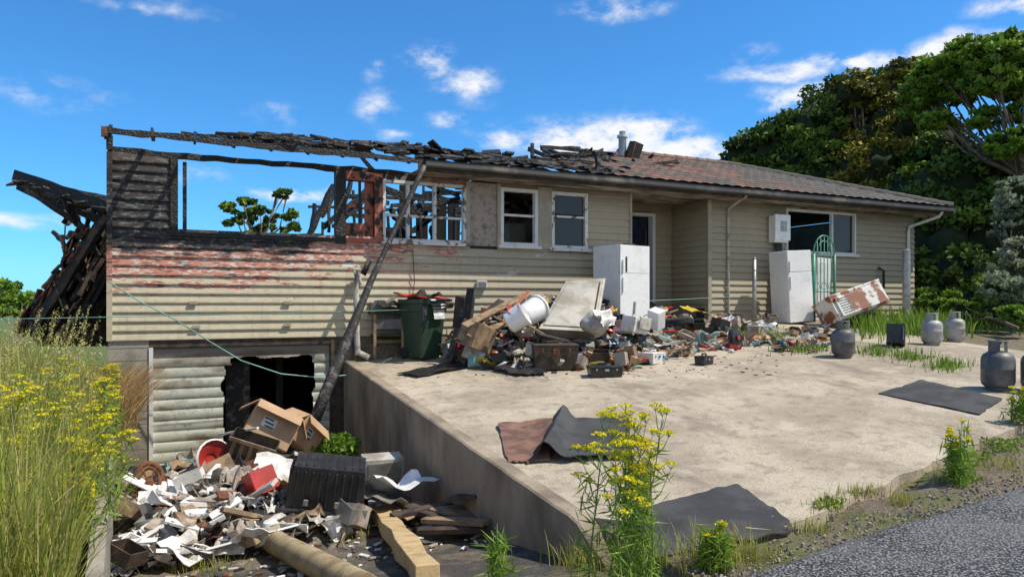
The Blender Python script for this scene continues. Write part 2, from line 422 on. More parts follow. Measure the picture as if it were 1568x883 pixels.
for i in range(len(ys)-1):
    for j in range(4): a=i*5+j; Fc.append((a,a+1,a+6,a+5))
Fc.append((0,4,3,2,1)); b.add(V,Fc,conc)
b.done('concrete_retaining_wall')
b=MB(); ys=np.linspace(4.6,12.9,20); V=[];Fc=[]
for y in ys:
    zt=float(np.interp(y,[4.6,8,12.9],[-1.72,-1.5,-1.25])); xc=float(np.interp(y,[4.6,12.9],[-.32,-.58]))
    V+=[(xc-.05,y,-3),(xc-.05,y,zt),(xc+.05,y,zt),(xc+.05,y,-3)]
for i in range(19):
    for j in range(3): a=i*4+j; Fc.append((a,a+1,a+5,a+4))
Fc.append((0,3,2,1)); b.add(V,Fc,block); b.done('low_concrete_wall')
# ------------------------------------------------------------------ house
house=empty('burnt_weatherboard_house')
X0,X1=-.66,9.165; X2,X3=11.32,18.4; YF=13.0; ZS=-.58; ZT=2.36
op_left=[(.33,2.86,1.16,2.4),(3.04,3.56,1.17,2.2),(3.71,5.34,1.14,2.26),(6.07,6.9,1.14,2.28),(7.21,8.07,1.12,2.28)]
panels=[(5.42,6.0,1.12,2.34)]
op_right=[(13.68,16.1,1.24,2.3)]
def cutrects(x0,x1,z0,z1,ops):
    xs=sorted(set([x0,x1]+[o[0] for o in ops]+[o[1] for o in ops])); out=[]
    for a,c in zip(xs[:-1],xs[1:]):
        mx=(a+c)/2; z=z0
        for o in sorted([o for o in ops if o[0]<mx<o[1]],key=lambda o:o[2]):
            if o[2]>z: out.append((a,c,z,o[2]))
            z=max(z,o[3])
        if z<z1: out.append((a,c,z,z1))
    return out
def boards(b,x0,x1,z0,z1,ops,fn,pitch=.148):
    z=z0
    while z<z1-.03:
        zt=min(z+pitch,z1); cut=[(x0,x1)]
        for o in ops:
            if o[2]<z+pitch*.55 and o[3]>z+pitch*.45:
                nc=[]
                for a,c in cut:
                    if o[0]>a and o[0]<c: nc.append((a,o[0]))
                    if o[1]>a and o[1]<c: nc.append((o[1],c))
                    if o[1]<=a or o[0]>=c: nc.append((a,c))
                cut=nc
        for a,c in cut:
            L=c-a; k=max(1,int(L/4))
            for i in range(k):
                xa=a+L*i/k+ (.0015 if i else 0); xb=a+L*(i+1)/k
                n=max(1,int((xb-xa)/.3)); V=[];Fc=[]; off=U(-.002,.003)
                for q in range(n+1):
                    x=xa+(xb-xa)*q/n
                    w=0
                    if x<3.2 and z>.9: w=.018*mnoise.noise(Vector((x*3,z*9,3)))
                    V+=[fn(x,.004,z),fn(x,.04+off+w,z+.002+w*.4),fn(x,.040+off+w,z+.022+w*.4),fn(x,.008+off+w*.5,zt+.012)]
                for q in range(n):
                    o=q*4; Fc+=[(o,o+4,o+5,o+1),(o+1,o+5,o+6,o+2),(o+2,o+6,o+7,o+3)]
                b.add(V,Fc,siding)
        z+=pitch
b=MB()
boards(b,X0+.06,X1-.04,ZS,ZT,op_left+panels,lambda x,o,z:(x,YF-o,z))
boards(b,X2+.04,X3,-.6,ZT,op_right,lambda x,o,z:(x,YF-o,z))
boards(b,YF+.02,14.28,-.6,ZT,[],lambda x,o,z:(X2-o,x,z))
boards(b,9.2,X2-.05,-.6,ZT,[(9.75,10.72,-1,2.1)],lambda x,o,z:(x,14.3-o,z))
b.done('weatherboard_cladding',house)
b=MB()
for r in cutrects(X0,X1,ZS,ZT,op_left): b.box(r[0],r[1],YF+.002,YF+.1,r[2],r[3],char)
for r in cutrects(X2,X3,-.6,ZT,op_right): b.box(r[0],r[1],YF+.002,YF+.1,r[2],r[3],plaster)
b.box(X1-.1,X1,YF+.1,14.3,-.6,ZT,cream); b.box(X2+.002,X2+.1,YF+.1,14.28,-.6,ZT,plaster)
for r in cutrects(9.0,X2,-.6,ZT,[(9.75,10.72,-.1,2.1)]): b.box(r[0],r[1],14.302,14.4,r[2],r[3],plaster)
b.box(X3-.1,X3,YF+.1,20.5,-.7,ZT,cream)
b.box(X0,X0+.1,YF+.1,20.5,-2.7,1.05,char); b.box(X0+.1,9,20.4,20.5,-2.7,.9,char); b.box(9,X3-.1,20.4,20.5,-.7,ZT,dark)
b.box(3.2,X3,YF+.1,20.4,-.3,-.1,dark); b.box(X0+.1,3.2,YF+.1,20.4,-.3,-.1,dark)
b.done('wall_frame',house)
b=MB()
b.box(X0-.02,X0+.06,YF-.055,YF+.002,ZS,ZT,siding); b.box(X1-.04,X1+.012,YF-.055,YF+.1,-.6,ZT,cream)
b.box(X2-.055,X2+.04,YF-.055,YF-.001,-.6,ZT,cream)
b.box(3.2,9.16,YF+.02,YF+.15,-1.2,ZS-.004,block); b.box(X2,X3,YF+.02,YF+.15,-.9,-.604,block)
b.box(X0,-.09,YF-.01,YF+.15,-2.8,ZS-.004,block)
for k in range(11): b.box(X0-.001,-.089,YF-.013,YF-.0102,-2.7+k*.2,-2.69+k*.2,conc)
b.box(2.78,3.0,YF-.02,YF+.16,-2.8,ZS-.004,dwood); b.box(-.09,2.78,YF-.012,YF+.12,-.70,ZS-.004,dwood)
b.box(3.0,3.2,YF+.0,YF+.15,-2.8,ZS-.004,conc)
b.box(-.09,-.03,YF-.03,YF+.12,-2.8,-.70,white)
b.done('corner_boards_and_plinth',house)
b=MB(); b.box(X0+.1,3.2,18.5,18.6,-2.8,-.3,dark); b.box(3.2,3.3,YF+.15,18.5,-2.8,-.3,dark)
b.box(2.0,2.12,14,14.1,-2.7,-.8,char); b.box(.9,1.8,15,15.4,-2.7,-1.8,dwood); b.box(1.1,1.5,13.6,13.64,-2.6,-1.0,ash)
b.done('garage_interior',house)
def door_mat():
    m,nt,b=newmat('smoked_door_paint'); P=pos(nt); sp=nt.nodes.new('ShaderNodeSeparateXYZ'); nt.links.new(P,sp.inputs[0])
    n=noise(nt,scl(nt,P,(1,1,2.5)),1.8,5,.6)
    col=mixc(nt,maprange(nt,n,.46,.70),(.56,.57,.46),(.27,.21,.15))
    z=math_(nt,'ADD',sp.outputs[2],math_(nt,'MULTIPLY',n,.7)); col=mixc(nt,maprange(nt,z,-.80,-.50,0,.8),col,(.14,.09,.06))
    col=mixc(nt,maprange(nt,noise(nt,P,12,4,.7),.55,.7,0,.5),col,(.11,.08,.06))
    nt.links.new(col,b.inputs['Base Color']); b.inputs['Roughness'].default_value=.5; b.inputs['Metallic'].default_value=.1; return m
doorm=door_mat()
b=MB(); nx,nz=150,156; V=[];Fc=[]
for j in range(nz+1):
    z=-.71-1.96*j/nz
    for i in range(nx+1):
        x=-.03+2.8*i/nx
        y=13.06-.022*(abs(sin(pi*(z+.7)/.17))**.6)
        if .9<x<2.7: y+=.1*max(0,mnoise.noise(Vector((x*1.5,z*1.5,2))))*min(1,(-z-.75)*2)
        V.append((x,y,z))
def hole(x,z):
    n=.07*mnoise.noise(Vector((x*4,z*4,0)))+.02*mnoise.noise(Vector((x*14,z*14,0)))
    ch=.12 if z>-1.02 else 0
    return 1.02+n+ch<x<2.5+n-ch*.4 and z<-.90+n*.7
for j in range(nz):
    for i in range(nx):
        x=-.03+2.8*(i+.5)/nx; z=-.71-1.96*(j+.5)/nz
        if not hole(x,z): a=j*(nx+1)+i; Fc.append((a,a+1,a+nx+2,a+nx+1))
b.add(V,Fc,doorm); b.done('garage_door',house,smooth=True)
def window(b,x0,x1,z0,z1,mull=(),trans=(),mat=white,w=.055,sill=True,y=YF):
    for (a,c,d,e) in ((x0,x0+w,z0,z1),(x1-w,x1,z0,z1),(x0+w,x1-w,z0,z0+w),(x0+w,x1-w,z1-w,z1)): b.box(a,c,y-.055,y+.06,d,e,mat)
    for m_ in mull: b.box(m_-.03,m_+.03,y-.028,y+.05,z0+w,z1-w,mat)
    for t in trans:
        es=[x0+w]+[q for q in mull]+[x1-w]
        for i in range(len(es)-1):
            b.box(es[i]+(.03 if i else 0),es[i+1]-(.03 if i<len(es)-2 else 0),y-.024,y+.045,t-.022,t+.022,mat)
    if sill: b.box(x0-.06,x1+.06,y-.10,y-.0555,z0-.05,z0+.012,mat)
peel=M('peeling_white_paint',(.70,.69,.66),(.16,.12,.10),7,.6,.5,40,lo=.53,hi=.6)
b=MB()
window(b,3.71,5.34,1.14,2.26,(4.2,4.72),(1.62,),peel)
window(b,6.07,6.9,1.14,2.28,(),(1.75,),white,.07); window(b,7.21,8.07,1.12,2.28,(),(1.78,),peel,.07)
window(b,13.68,16.1,1.24,2.3,(15.28,),(),white)
b.box(7.29,7.99,13.01,13.016,1.83,2.2,glass); b.box(7.29,7.99,13.01,13.016,1.2,1.75,glass)
b.box(15.34,16.04,13.02,13.03,1.3,2.24,glass)
for (x0,x1,z0,z1) in ((9.70,9.75,-.1,2.15),(10.66,10.74,-.1,2.15),(9.75,10.66,2.08,2.15)): b.box(x0,x1,14.20,14.38,z0,z1,white)
b.box(10.60,10.64,14.4,15.2,-.1,2.08,dwood)
b.done('windows_and_door_frame',house,bevel=.004)
b=MB()
b.box(5.42,6.0,12.985,13.001,1.12,2.34,pinkpl); b.box(5.34,5.42,12.942,13.0,1.1,2.34,cream); b.box(6.0,6.07,12.942,13.0,1.1,2.34,cream)
b.box(6.9,7.21,12.94,13.0,1.1,2.34,cream)
for (x0,x1,z0,z1) in ((.22,.33,1.1,2.36),(2.86,3.04,1.06,2.4),(3.56,3.71,1.1,2.36),(.33,2.86,1.09,1.16),(3.04,3.56,1.1,1.17),(3.04,3.56,2.2,2.36)):
    b.box(x0,x1,12.94,13.05,z0,z1,char if x0 in(.22,2.86,.33) else redburn)
b.box(3.04,3.56,13.05,13.07,1.17,1.45,redburn); b.box(3.28,3.32,12.98,13.04,1.45,2.2,char); b.box(3.04,3.28,12.985,13.03,1.72,1.78,redburn); b.box(3.4,3.56,13.05,13.07,1.45,2.2,redburn)
b.box(.40,.46,13.0,13.06,1.16,2.3,ash)
b.done('burnt_trim_panels',house)
b=MB()
b.beam((X0,13.03,2.40),(5.2,13.03,2.40),.1,.09,char,26,.012)
b.beam((X0,12.42,2.58),(9,12.42,2.50),.04,.09,char,40,.012)
for i in range(17):
    x=X0+.05+i*.58; ye=U(13.5,14.3) if i>4 else U(13.0,13.3); b.beam((x,12.42,2.52),(x+U(-.05,.05),ye,2.52+.366*(ye-12.42)),.045,.09,char,5,.008)
b.beam((.4,13.65,2.9),(3.6,13.6,2.86),.05,.06,char,18,.012)
b.beam((X0,12.42,2.5),(X0,13.4,2.80),.06,.12,char,5,.008)
b.beam((X0+.02,12.99,2.4),(X0+.02,12.99,2.62),.09,.05,char)
b.box(X0-.06,X0+.02,12.36,12.45,2.48,2.62,rust)
for i in range(190):
    x=U(.9,8.8)
    if x<2 and R()<.5: continue
    y=U(12.45,13.2+min(1,x*.1)); z=2.58+.366*(y-12.35)+U(-.02,.05)
    b.obox((x,y,z),(U(.08,.4),U(.1,.3),U(.02,.05)),(U(-.25,.5),U(-.15,.15),U(-.4,.4)),random.choice([char,ash,ash,tile]))
for i in range(24):
    x=U(.7,9); y=U(12.5,14.5); a=Vector((x,y,2.62+.3*(y-12.4))); an=U(-.25,.25); L=U(.4,1.3)
    b.beam(a,a+Vector((L,U(-.2,.2),L*an*.4+.02)),.05,.03,char,4,.01)
for (x,L,an) in ((1.6,.6,.1),(5.1,.45,-.8),(8.2,.35,1.5),(6.0,.6,.2)):
    a=Vector((x,12.8,2.74)); b.beam(a,a+Vector((L*cos(an),0,L*sin(an))),.09,.1,char,4,.01)
for i in range(12):
    x=8.2+i*.3; yt=U(15.2,16.2); b.beam((x,12.6,2.55),(x,yt,2.5+.366*(yt-12.4)),.045,.1,char,5,.01)
for i in range(30):
    x=U(8.4,11.8); y=U(14.0,16.3); b.beam((x,y,2.6+.366*(y-12.4)-.05),(x+U(-.2,1.1),y+U(-.3,.3),2.6+.366*(y-12.4)+U(-.12,.14)),.07,.07,random.choice([char,ash]),4,.015)
b.done('charred_eave_and_rafters',house)
b=MB()
for x in np.arange(3.6,9.4,.42):
    b.beam((x+U(-.04,.04),15.6,-.1),(x+U(-.08,.08),15.6,U(2.0,2.6)),.05,.1,char,6,.008)
b.beam((3.5,15.6,2.3),(9.3,15.6,2.4),.1,.06,char,14,.01); b.beam((3.5,15.6,1.3),(9.3,15.6,1.35),.1,.05,char,14,.01)
for x in np.arange(3.7,9.5,.45):
    b.beam((x,18.4,-.1),(x+U(-.1,.1),18.4,U(2,3.2)),.05,.1,char,6,.01)
b.beam((3.4,18.4,2.4),(9.3,18.4,2.5),.1,.06,char,14,.01)
for i in range(80):
    a=Vector((U(4.0,8.5),U(14,19),U(.9,2.9))); L=U(.8,2.2); t=U(0,pi); b.beam(a,a+Vector((cos(t)*L*.7,U(-.5,.5),sin(t)*L*.5-.3)),.07,.10,char,5,.02)
for k in range(11): 
    x=4.4+k*.42; b.box(x,x+U(.25,.45),16.8+k*.02,16.85+k*.02,-.1,U(1.8,3.0),dark)  # near-black panels added so the windows in front look dark
for i in range(12):
    a=Vector((3.5+U(-.35,.5),17+U(-.6,.6),U(1.0,2.2))); t=U(.6,1.5); b.beam(a,a+Vector((cos(t)*.8,.2,sin(t)*.8)),.07,.09,char,4,.02)
b.beam((2.9,16.5,1.2),(3.7,17,2.75),.1,.1,char,6,.02); b.beam((.6,13.6,1.05),(2.9,14.4,1.35),.05,.05,char,6,.01)
b.box(6.3,9.0,14.9,14.95,-.1,2.75,plaster); b.box(8.95,9.0,YF+.1,14.9,-.1,2.3,dark); b.box(5.9,9.0,YF+.12,14.95,2.5,2.55,dark)
b.box(7.75,8.9,14.6,14.7,-.1,2.45,dark); b.box(11.4,18.2,17.5,17.6,-.3,2.36,dark)
b.box(9.2,11.3,16.4,16.5,-.3,2.36,dark); b.box(6.9,7.3,14.3,14.5,-.1,1.75,cream)
b.done('interior_ruins',house)
soff=M('sooty_soffit',(.36,.31,.25),(.08,.06,.045),1.6,.8,.2,30,lo=.42,hi=.62,stretch=(1,3,1))
gut=M('sooty_gutter',(.055,.05,.045),(.24,.21,.17),1.5,.5,.2,30,lo=.5,hi=.75)
b=MB()
b.box(4.2,X1,12.44,13.03,2.375,2.39,soff); b.box(X1,X2,12.44,14.29,2.375,2.39,soff); b.box(X2,19.0,12.44,13.03,2.375,2.39,soff)
b.box(X3+.01,19.0,13.031,20.6,2.375,2.39,soff)
b.box(4.2,19.02,12.40,12.43,2.36,2.53,dwood)
prof=[(0,.0),(-.11,.0),(-.125,.03),(-.115,.12),(-.13,.13),(-.105,.132),(-.10,.02),(-.01,.015)]
xs=list(np.arange(4.3,19.11,.3)); V=[];Fc=[]
for x in xs:
    sag=.014*mnoise.noise(Vector((x*.6,0,0)))
    for (y,z) in prof: V.append((x,12.40+y,2.42+z+sag))
for i in range(len(xs)-1):
    for j in range(len(prof)-1): a=i*8+j; Fc.append((a,a+8,a+9,a+1))
b.add(V,Fc,gut); b.box(19.03,19.12,12.3,20.6,2.4,2.54,gut)
b.done('soffit_and_gutter',house)
def rz(y): return 2.56+.366*(y-12.35)
def cutx(y): 
    k=(y-12.35)
    return float(np.interp(k,[0,.5,1.0,1.4,1.8,2.4,3.4,4.1],[4.8,5.0,5.8,8.0,9.3,9.9,10.6,11.4]))
b=MB(); V=[];Fc=[]; courses=13; cw=4.1/courses; dx=.055; nx=int((19.1-3.5)/dx); rows=[]
for c in range(courses):
    rows.append((12.33+c*cw,.036)); rows.append((12.33+(c+1)*cw-.004,.0))
for (y,h) in rows:
    for i in range(nx+1):
        x=3.5+i*dx; V.append((x,y,rz(y)+h+.026*abs(sin(pi*x/.30))**.7+.008*mnoise.noise(Vector((x*3,y*3,0)))))
for j in range(len(rows)-1):
    y=rows[j][0]; ci=j//2
    for i in range(nx):
        x=3.5+(i+.5)*dx
        tx=math.floor(x/.3); nz_=mnoise.noise(Vector((tx*.37,ci*.61,4)))
        if x<cutx(y)+1.5*nz_: continue
        if x>19.1-(y-12.33): continue
        if x<11.5 and nz_>.42: continue
        a=j*(nx+1)+i; Fc.append((a,a+1,a+nx+2,a+nx+1))
b.add(V,Fc,tile)
zr=rz(16.45)+.0
b.add([(10.5,16.45,zr),(15.0,16.45,zr),(19.1,20.6,2.56),(10.5,20.6,2.56)],[(0,1,2,3)],tile)
b.add([(15.0,16.45,zr),(19.1,12.33,2.56),(19.1,20.6,2.56)],[(0,1,2)],tile)
b.add([(9.9,13.4,rz(13.4)-.05),(18.2,13.4,rz(13.4)-.05),(15.0,16.4,zr-.07),(11.0,16.4,zr-.07)],[(0,1,2,3)],dwood)
def caps(a,c,n):
    a=Vector(a);c=Vector(c)
    for i in range(n):
        p=a+(c-a)*i/n; q=a+(c-a)*(i+1.05)/n; b.cyl(p,q,.10,.085,tile,8)
caps((11.2,16.45,zr+.02),(15.0,16.45,zr+.02),10); caps((19.08,12.36,2.60),(15.0,16.45,zr+.02),15)
b.done('tiled_roof',house)
b=MB()
fl=onY(953,235,15.6); b.cyl((fl.x,15.6,rz(15.6)-.1),(fl.x,15.6,rz(15.6)+.5),.1,.1,steel,14); b.cyl((fl.x,15.6,rz(15.6)+.5),(fl.x,15.6,rz(15.6)+.56),.14,.14,white,14); b.cyl((fl.x,15.6,rz(15.6)+.56),(fl.x,15.6,rz(15.6)+.66),.08,.08,steel,14)
f2=onY(971,235,15.4); b.obox((f2.x,15.4,rz(15.4)+.22),(.28,.25,.42),(.2,.25,0),char); b.obox((f2.x-.17,15.3,rz(15.3)+.2),(.02,.25,.45),(0,.3,0),rust)
f3=onY(816,235,13.6); b.box(f3.x-.03,f3.x+.03,13.6,13.66,rz(13.6)-.05,rz(13.6)+.35,char)
f4=onY(668,232,12.9); b.obox((f4.x,12.9,2.92),(.32,.3,.03),(0,.7,0),char)
b.done('chimney_flue',house,smooth=True,angle=40)
b=MB()
def X_(px,Y=13): return onY(px,400,Y).x
xp=X_(1112); b.tube([(xp,12.35,2.4),(xp,12.9,2.2),(xp,12.93,2.1),(xp,12.93,-.55)],.03,dirtyw,8)
xp=X_(1392,12.9); b.tube([(xp+.55,12.35,2.42),(xp+.5,12.4,2.3),(xp,12.9,2.05),(xp,12.92,1.9),(xp,12.92,-.55)],.04,white,8)
p=onY(1190,352,12.9); b.box(p.x-.24,p.x+.2,12.74,12.93,1.45,2.08,appl); b.box(p.x-.26,p.x+.22,12.7,12.735,1.5,2.1,appl); b.box(p.x-.1,p.x+.1,12.69,12.699,1.7,1.95,steel)
for k in range(4): b.tube([(p.x-.05+k*.05,12.88,1.47),(p.x-.03+k*.045,12.85,.8),(p.x-.08+k*.06,12.84,.1),(p.x-.1+k*.06,12.8,-.5)],.03,blackp,6)
for px,py in ((296,463),(440,463),(300,500),(440,497),(612,470),(640,470)):
    q=onY(px,py,12.96); b.box(q.x-.06,q.x+.06,12.925,12.955,q.z-.025,q.z+.02,cream)
q=onY(737,435,12.95); b.box(q.x-.1,q.x+.1,12.9,12.955,q.z-.07,q.z+.07,white)
for k in range(4): b.box(q.x-.085,q.x+.085,12.89,12.899,q.z-.055+k*.03,q.z-.045+k*.03,dwood)
q=onY(546,500,12.8); b.tube([(q.x+.1,12.92,.35),(q.x,12.85,.55),(q.x-.02,12.8,.35),(q.x,12.8,-.1),(q.x+.02,12.8,-.9)],.05,dirtyw,10)
b.tube([(q.x+.02,12.8,-.85),(q.x+.2,12.7,-.95)],.05,dirtyw,8)
q=onY(1345,410,12.93); b.tube([(q.x,12.93,.95),(q.x+.1,12.85,.85),(q.x+.1,12.85,.55),(q.x+.15,12.9,.4)],.035,blackp,8)
q=onY(632,420,12.93); b.tube([(q.x,12.93,1.0),(q.x+.03,12.92,.4),(q.x-.02,12.92,.1)],.008,blackp,5)
b.done('pipes_and_meter_box',house,smooth=True,angle=35)
# ------------------------------------------------------------------ collapsed roof section on left
b=MB()
def tl(px,py,d): return atd(px,py,d)
A=tl(22,268,13.2); B=tl(170,318,12.8)
b.beam(A,B,.06,.2,char,8,.01); b.beam(A+Vector((0,.5,-.12)),B+Vector((0,.5,-.25)),.06,.16,char,8,.01)
b.beam(tl(60,280,13.2),tl(165,305,13.6),.05,.1,ash,6,.01); b.beam(tl(95,300,13),tl(120,345,13.2),.06,.1,char,3,.01); b.beam(tl(40,290,13),tl(130,350,13.2),.06,.1,char,4,.01)
for i in range(22):
    k=i/21; p=A.lerp(B,k); b.obox(p+Vector((0,.25,-.10)),(.2,.6,.03),(U(-.3,.3),U(-.2,.4),U(-.3,.3)),random.choice([char,ash]))
P0=tl(148,335,13.4); P1=tl(38,505,13.4)
dn=(P1-P0); ang=math.atan2(-dn.z,-dn.x)
b.add([P0,P1,tl(60,530,13.9),tl(230,530,14.2),tl(200,340,14.2)],[(0,1,2,3,4)],dwood)
for i in range(13):
    k=i/12.; p=P0+dn*k
    for j in range(4):
        q=p+Vector((j*.26+.05,.1*j,-.0)); b.obox(q,(.30,.34,.03),(U(-.1,.1),-ang+U(-.15,.15),U(-.1,.1)),char if R()<.6 else dwood)
rr=M('red_tile_shards',(.36,.14,.09),(.14,.08,.055),6,.85,.4,30)
for i in range(80):
    k=U(.12,1); p=P0+dn*k+Vector((U(-.12,.10),-.15,U(0,.06))); b.obox(p,(.2,.2,.025),(U(-.3,.3),-ang+U(-.3,.3),U(-.3,.3)),rr if R()<.75 else char)
for i in range(7):
    o=Vector((.12+i*.16,U(-.2,.2),0)); b.beam(P0+o+Vector((0,-.1,.05)),P1+o*1.1+Vector((0,-.1,U(-.2,.1))),.05,.08,random.choice([char,dwood,ash]),7,.015)
for i in range(50):
    a=tl(U(90,165),U(330,510),U(13.1,14.2)); t=U(0,pi); L=U(.2,.7); b.beam(a,a+Vector((cos(t)*L*.4,.1,sin(t)*L)),.05,.07,random.choice([char,rr,ash,dwood]),3,.015)
b.beam(tl(165,330,13.0),tl(55,505,13.1),.12,.1,dwood,6,.015)
b.done('collapsed_roof_section')
b=MB(); b.tube([tl(100,345,12.9),tl(97,400,12.9),tl(80,425,12.9),tl(95,470,12.9)],.012,blackp,5); b.done('hanging_cable')
b=MB(); a=onY(650,254,12.2); m_=onY(568,430,11.7); c=onY(482,642,11.0)
pts=[a.lerp(m_,k/6) for k in range(6)]+[m_.lerp(c,k/6) for k in range(7)]
b.tube(pts,[.045]*6+[.055,.06,.075,.08,.085,.085,.085],ash,8)
b.beam(onY(566,398,11.8),onY(556,420,11.75),.02,.1,char)
b.done('charred_fallen_pole',smooth=True)
def catenary(a,c,sag,n=24):
    return [a.lerp(c,k/n)-Vector((0,0,sag*4*(k/n)*(1-k/n))) for k in range(n+1)]
b=MB(); b.tube([onY(165,430,12.7),onY(215,462,12.6),onY(270,490,12.5),onY(320,522,12.4),onY(370,552,12.3),onY(430,572,12.3),onY(490,578,12.4),onY(550,572,12.5),onY(600,548,12.3)],.011,hose,6)
b.done('garden_hose_line')
b=MB(); b.tube(catenary(atd(-250,492,9.5),onY(1160,452,12.4),.08),.006,hose,5)
b.done('washing_line')
# ------------------------------------------------------------------ hero objects on the slab
def rotz(a): return Matrix.Rotation(a,3,'Z')
p=G(648,549); b=MB(); rz_=rotz(.35)
def loc(p,x,y,z,r): return Vector(p)+r@Vector((x,y,z))
V=[];Fc=[]; lev=[(0,.42,.42),(.05,.45,.45),(.80,.58,.60),(.82,.61,.63),(.95,.62,.66),(.96,.66,.70),(1.03,.66,.70)]
for (z,wx,wy) in lev:
    for (ix,iy) in ((-.44,-.5),(.44,-.5),(.5,-.44),(.5,.44),(.44,.5),(-.44,.5),(-.5,.44),(-.5,-.44)): V.append(loc(p,ix*wx,iy*wy,z+.03,rz_))
for j in range(len(lev)-1):
    for i in range(8): Fc.append((j*8+i,j*8+(i+1)%8,j*8+8+(i+1)%8,j*8+8+i))
Fc.append(tuple(range(8))[::-1]); Fc.append(tuple(range(48,56))); b.add(V,Fc,binG)
b.sheet(loc(p,0,.05,1.13,rz_),.70,.74,(0.10,.05,.35),redp,.03,6,th=.03)
b.sheet(loc(p,-.1,-.15,1.12,rz_),.45,.45,(0.1,-.1,.5),blackp,.05,6)
b.sheet(loc(p,-.26,-.36,.78,rz_),.10,.6,(1.5,.1,.35),blackp,.06,6); b.sheet(loc(p,.12,-.37,.98,rz_),.5,.16,(1.5,.0,.35),blackp,.04,6)
b.sheet(loc(p,.08,-.345,.80,rz_),.26,.17,(1.45,.0,.4),brick,.01,3)
for sx in (-.25,.25): b.cyl(loc(p,sx-.03,.24,.1,rz_),loc(p,sx+.03,.24,.1,rz_),.1,.1,tyre,14)
b.cyl(loc(p,-.26,.38,.98,rz_),loc(p,.26,.38,.98,rz_),.018,.018,binG,8)
b.done('wheelie_bin',bevel=.006)
p=G(592,548); b=MB(); r_=rotz(-.1)
for (x,y) in ((-.25,-.2),(.25,-.2),(-.25,.2),(.25,.2)): b.beam(loc(p,x,y,0,r_),loc(p,x,y,.8,r_),.05,.05,wood)
b.obox(loc(p,0,0,.82,r_),(.62,.5,.05),r_,char); b.obox(loc(p,0,0,.3,r_),(.5,.04,.06),r_,wood); b.obox(loc(p,0,0,.42,r_),(.56,.44,.03),r_,blackp)
b.obox(loc(p,0,0,.62,r_),(.5,.42,.18),r_,gasg); b.sheet(loc(p,.05,-.1,.98,r_),.5,.4,(.2,.1,0),char,.1,6); b.beam(loc(p,-.2,0,.85,r_),loc(p,.15,.1,1.1,r_),.1,.04,steel)
b.obox(loc(p,-.2,.0,.93,r_),(.2,.3,.14),r_,gasg)
b.done('outdoor_bench_with_barbecue',bevel=.004)
def fridge(name,base,w,d,h,rot,top=.33,tilt=0,mat=appl,black=True):
    b=MB(); r=rotz(rot)@Matrix.Rotation(tilt,3,'Y')
    b.obox(loc(base,0,0,h/2+.03,r),(w,d,h),r,mat)
    b.obox(loc(base,0,-d/2-.028,h*(1-top/2)+.03,r),(w*.99,.05,h*top-.006),r,mat)
    b.obox(loc(base,0,-d/2-.028,h*(1-top)/2+.03,r),(w*.99,.05,h*(1-top)-.006),r,mat)
    b.obox(loc(base,-w*.42,-d/2-.07,h*(1-top)+.16,r),(.03,.03,.26),r,mat); b.obox(loc(base,-w*.42,-d/2-.07,h*(1-top)-.2,r),(.03,.03,.3),r,mat)
    b.obox(loc(base,0,-d/2+.01,.03,r),(w*.94,.04,.05),r,blackp)
    if black: b.obox(loc(base,-.12,-d/2-.0,h+.045,r),(.28,.06,.03),r,blackp); b.obox(loc(base,-w*.3,-d/2-.056,h*(1-top)+.2,r),(.05,.006,.3),r,blackp)
    return b.done(name,bevel=.012)
fb=onY(950,400,12.3); fridge('white_refrigerator',(fb.x,12.3,slabz(fb.x,12.3)),.84,.7,1.84,.20,.30)
fb=onY(1213,400,12.3); fridge('white_refrigerator',(fb.x,12.3,slabz(fb.x,12.3)),.68,.55,1.62,-.1,.30,-.06,black=False)
fb=onY(1255,400,12.6); b=MB(); b.obox((fb.x,12.55,.35),(.55,.08,1.5),(.05,.04,.1),appl); b.obox((fb.x,12.5,.75),(.45,.03,.5),(.05,.04,.1),white); b.done('white_appliance_door',bevel=.01)
# leaning steel cabinet
b=MB(); q=[atd(866,430,13.6),atd(928,425,13.9),atd(914,508,12.9),atd(824,503,12.6)]
nrm=(q[1]-q[0]).cross(q[3]-q[0]).normalized()
if nrm.y>0: nrm=-nrm
def slabq(q,t0,t1,mat):
    v=[c+nrm*t0 for c in q]+[c+nrm*t1 for c in q]; b.add(v,[(0,1,2,3),(7,6,5,4),(0,4,5,1),(1,5,6,2),(2,6,7,3),(3,7,4,0)],mat)
slabq(q,-.22,0,cabst); cen=sum(q,Vector())/4; slabq([cen+(c-cen)*.88 for c in q],.003,.02,cabst)
b.beam(q[1].lerp(q[2],.1)+nrm*.03-Vector((.12,0,0)),q[1].lerp(q[2],.9)+nrm*.03-Vector((.12,0,0)),.02,.02,rust)
b.done('steel_cabinet',bevel=.012)
b=MB(); g=onY(1262,480,12.0); zb=slabz(g.x,12.0)+.05; w=.68; x0=g.x-w/2+.0
z1=1.15
for sx in (0,w): b.cyl((x0+sx,12.0,zb),(x0+sx,12.0-.0,z1),.03 if sx else .045,.03 if sx else .045,grn,10)
for q,rr_ in ((0,.02),(.12,.014)):
    b.tube([(x0+w/2-cos(t)*(w/2-q),12.0,z1+sin(t)*(.42-q)) for t in np.linspace(0,pi,15)],rr_,grn,8)
for k in range(1,6):
    x=x0+w*k/6; top=z1+math.sqrt(max(0,1-((x-x0-w/2)/(w/2))**2))*.42; b.cyl((x,12.0,zb+.12),(x,12.0,top),.010,.010,grn,6)
for z in (zb+.12,zb+.7,z1): b.cyl((x0,12.0,z),(x0+w,12.0,z),.016,.016,grn,6)
for k in range(3): b.tube([(x0+w*(k+.5)/3+cos(t)*.08,12.0,zb+.82+sin(t)*.08) for t in np.linspace(0,2*pi,13)],.008,grn,5)
b.done('arched_garden_gate',smooth=True)
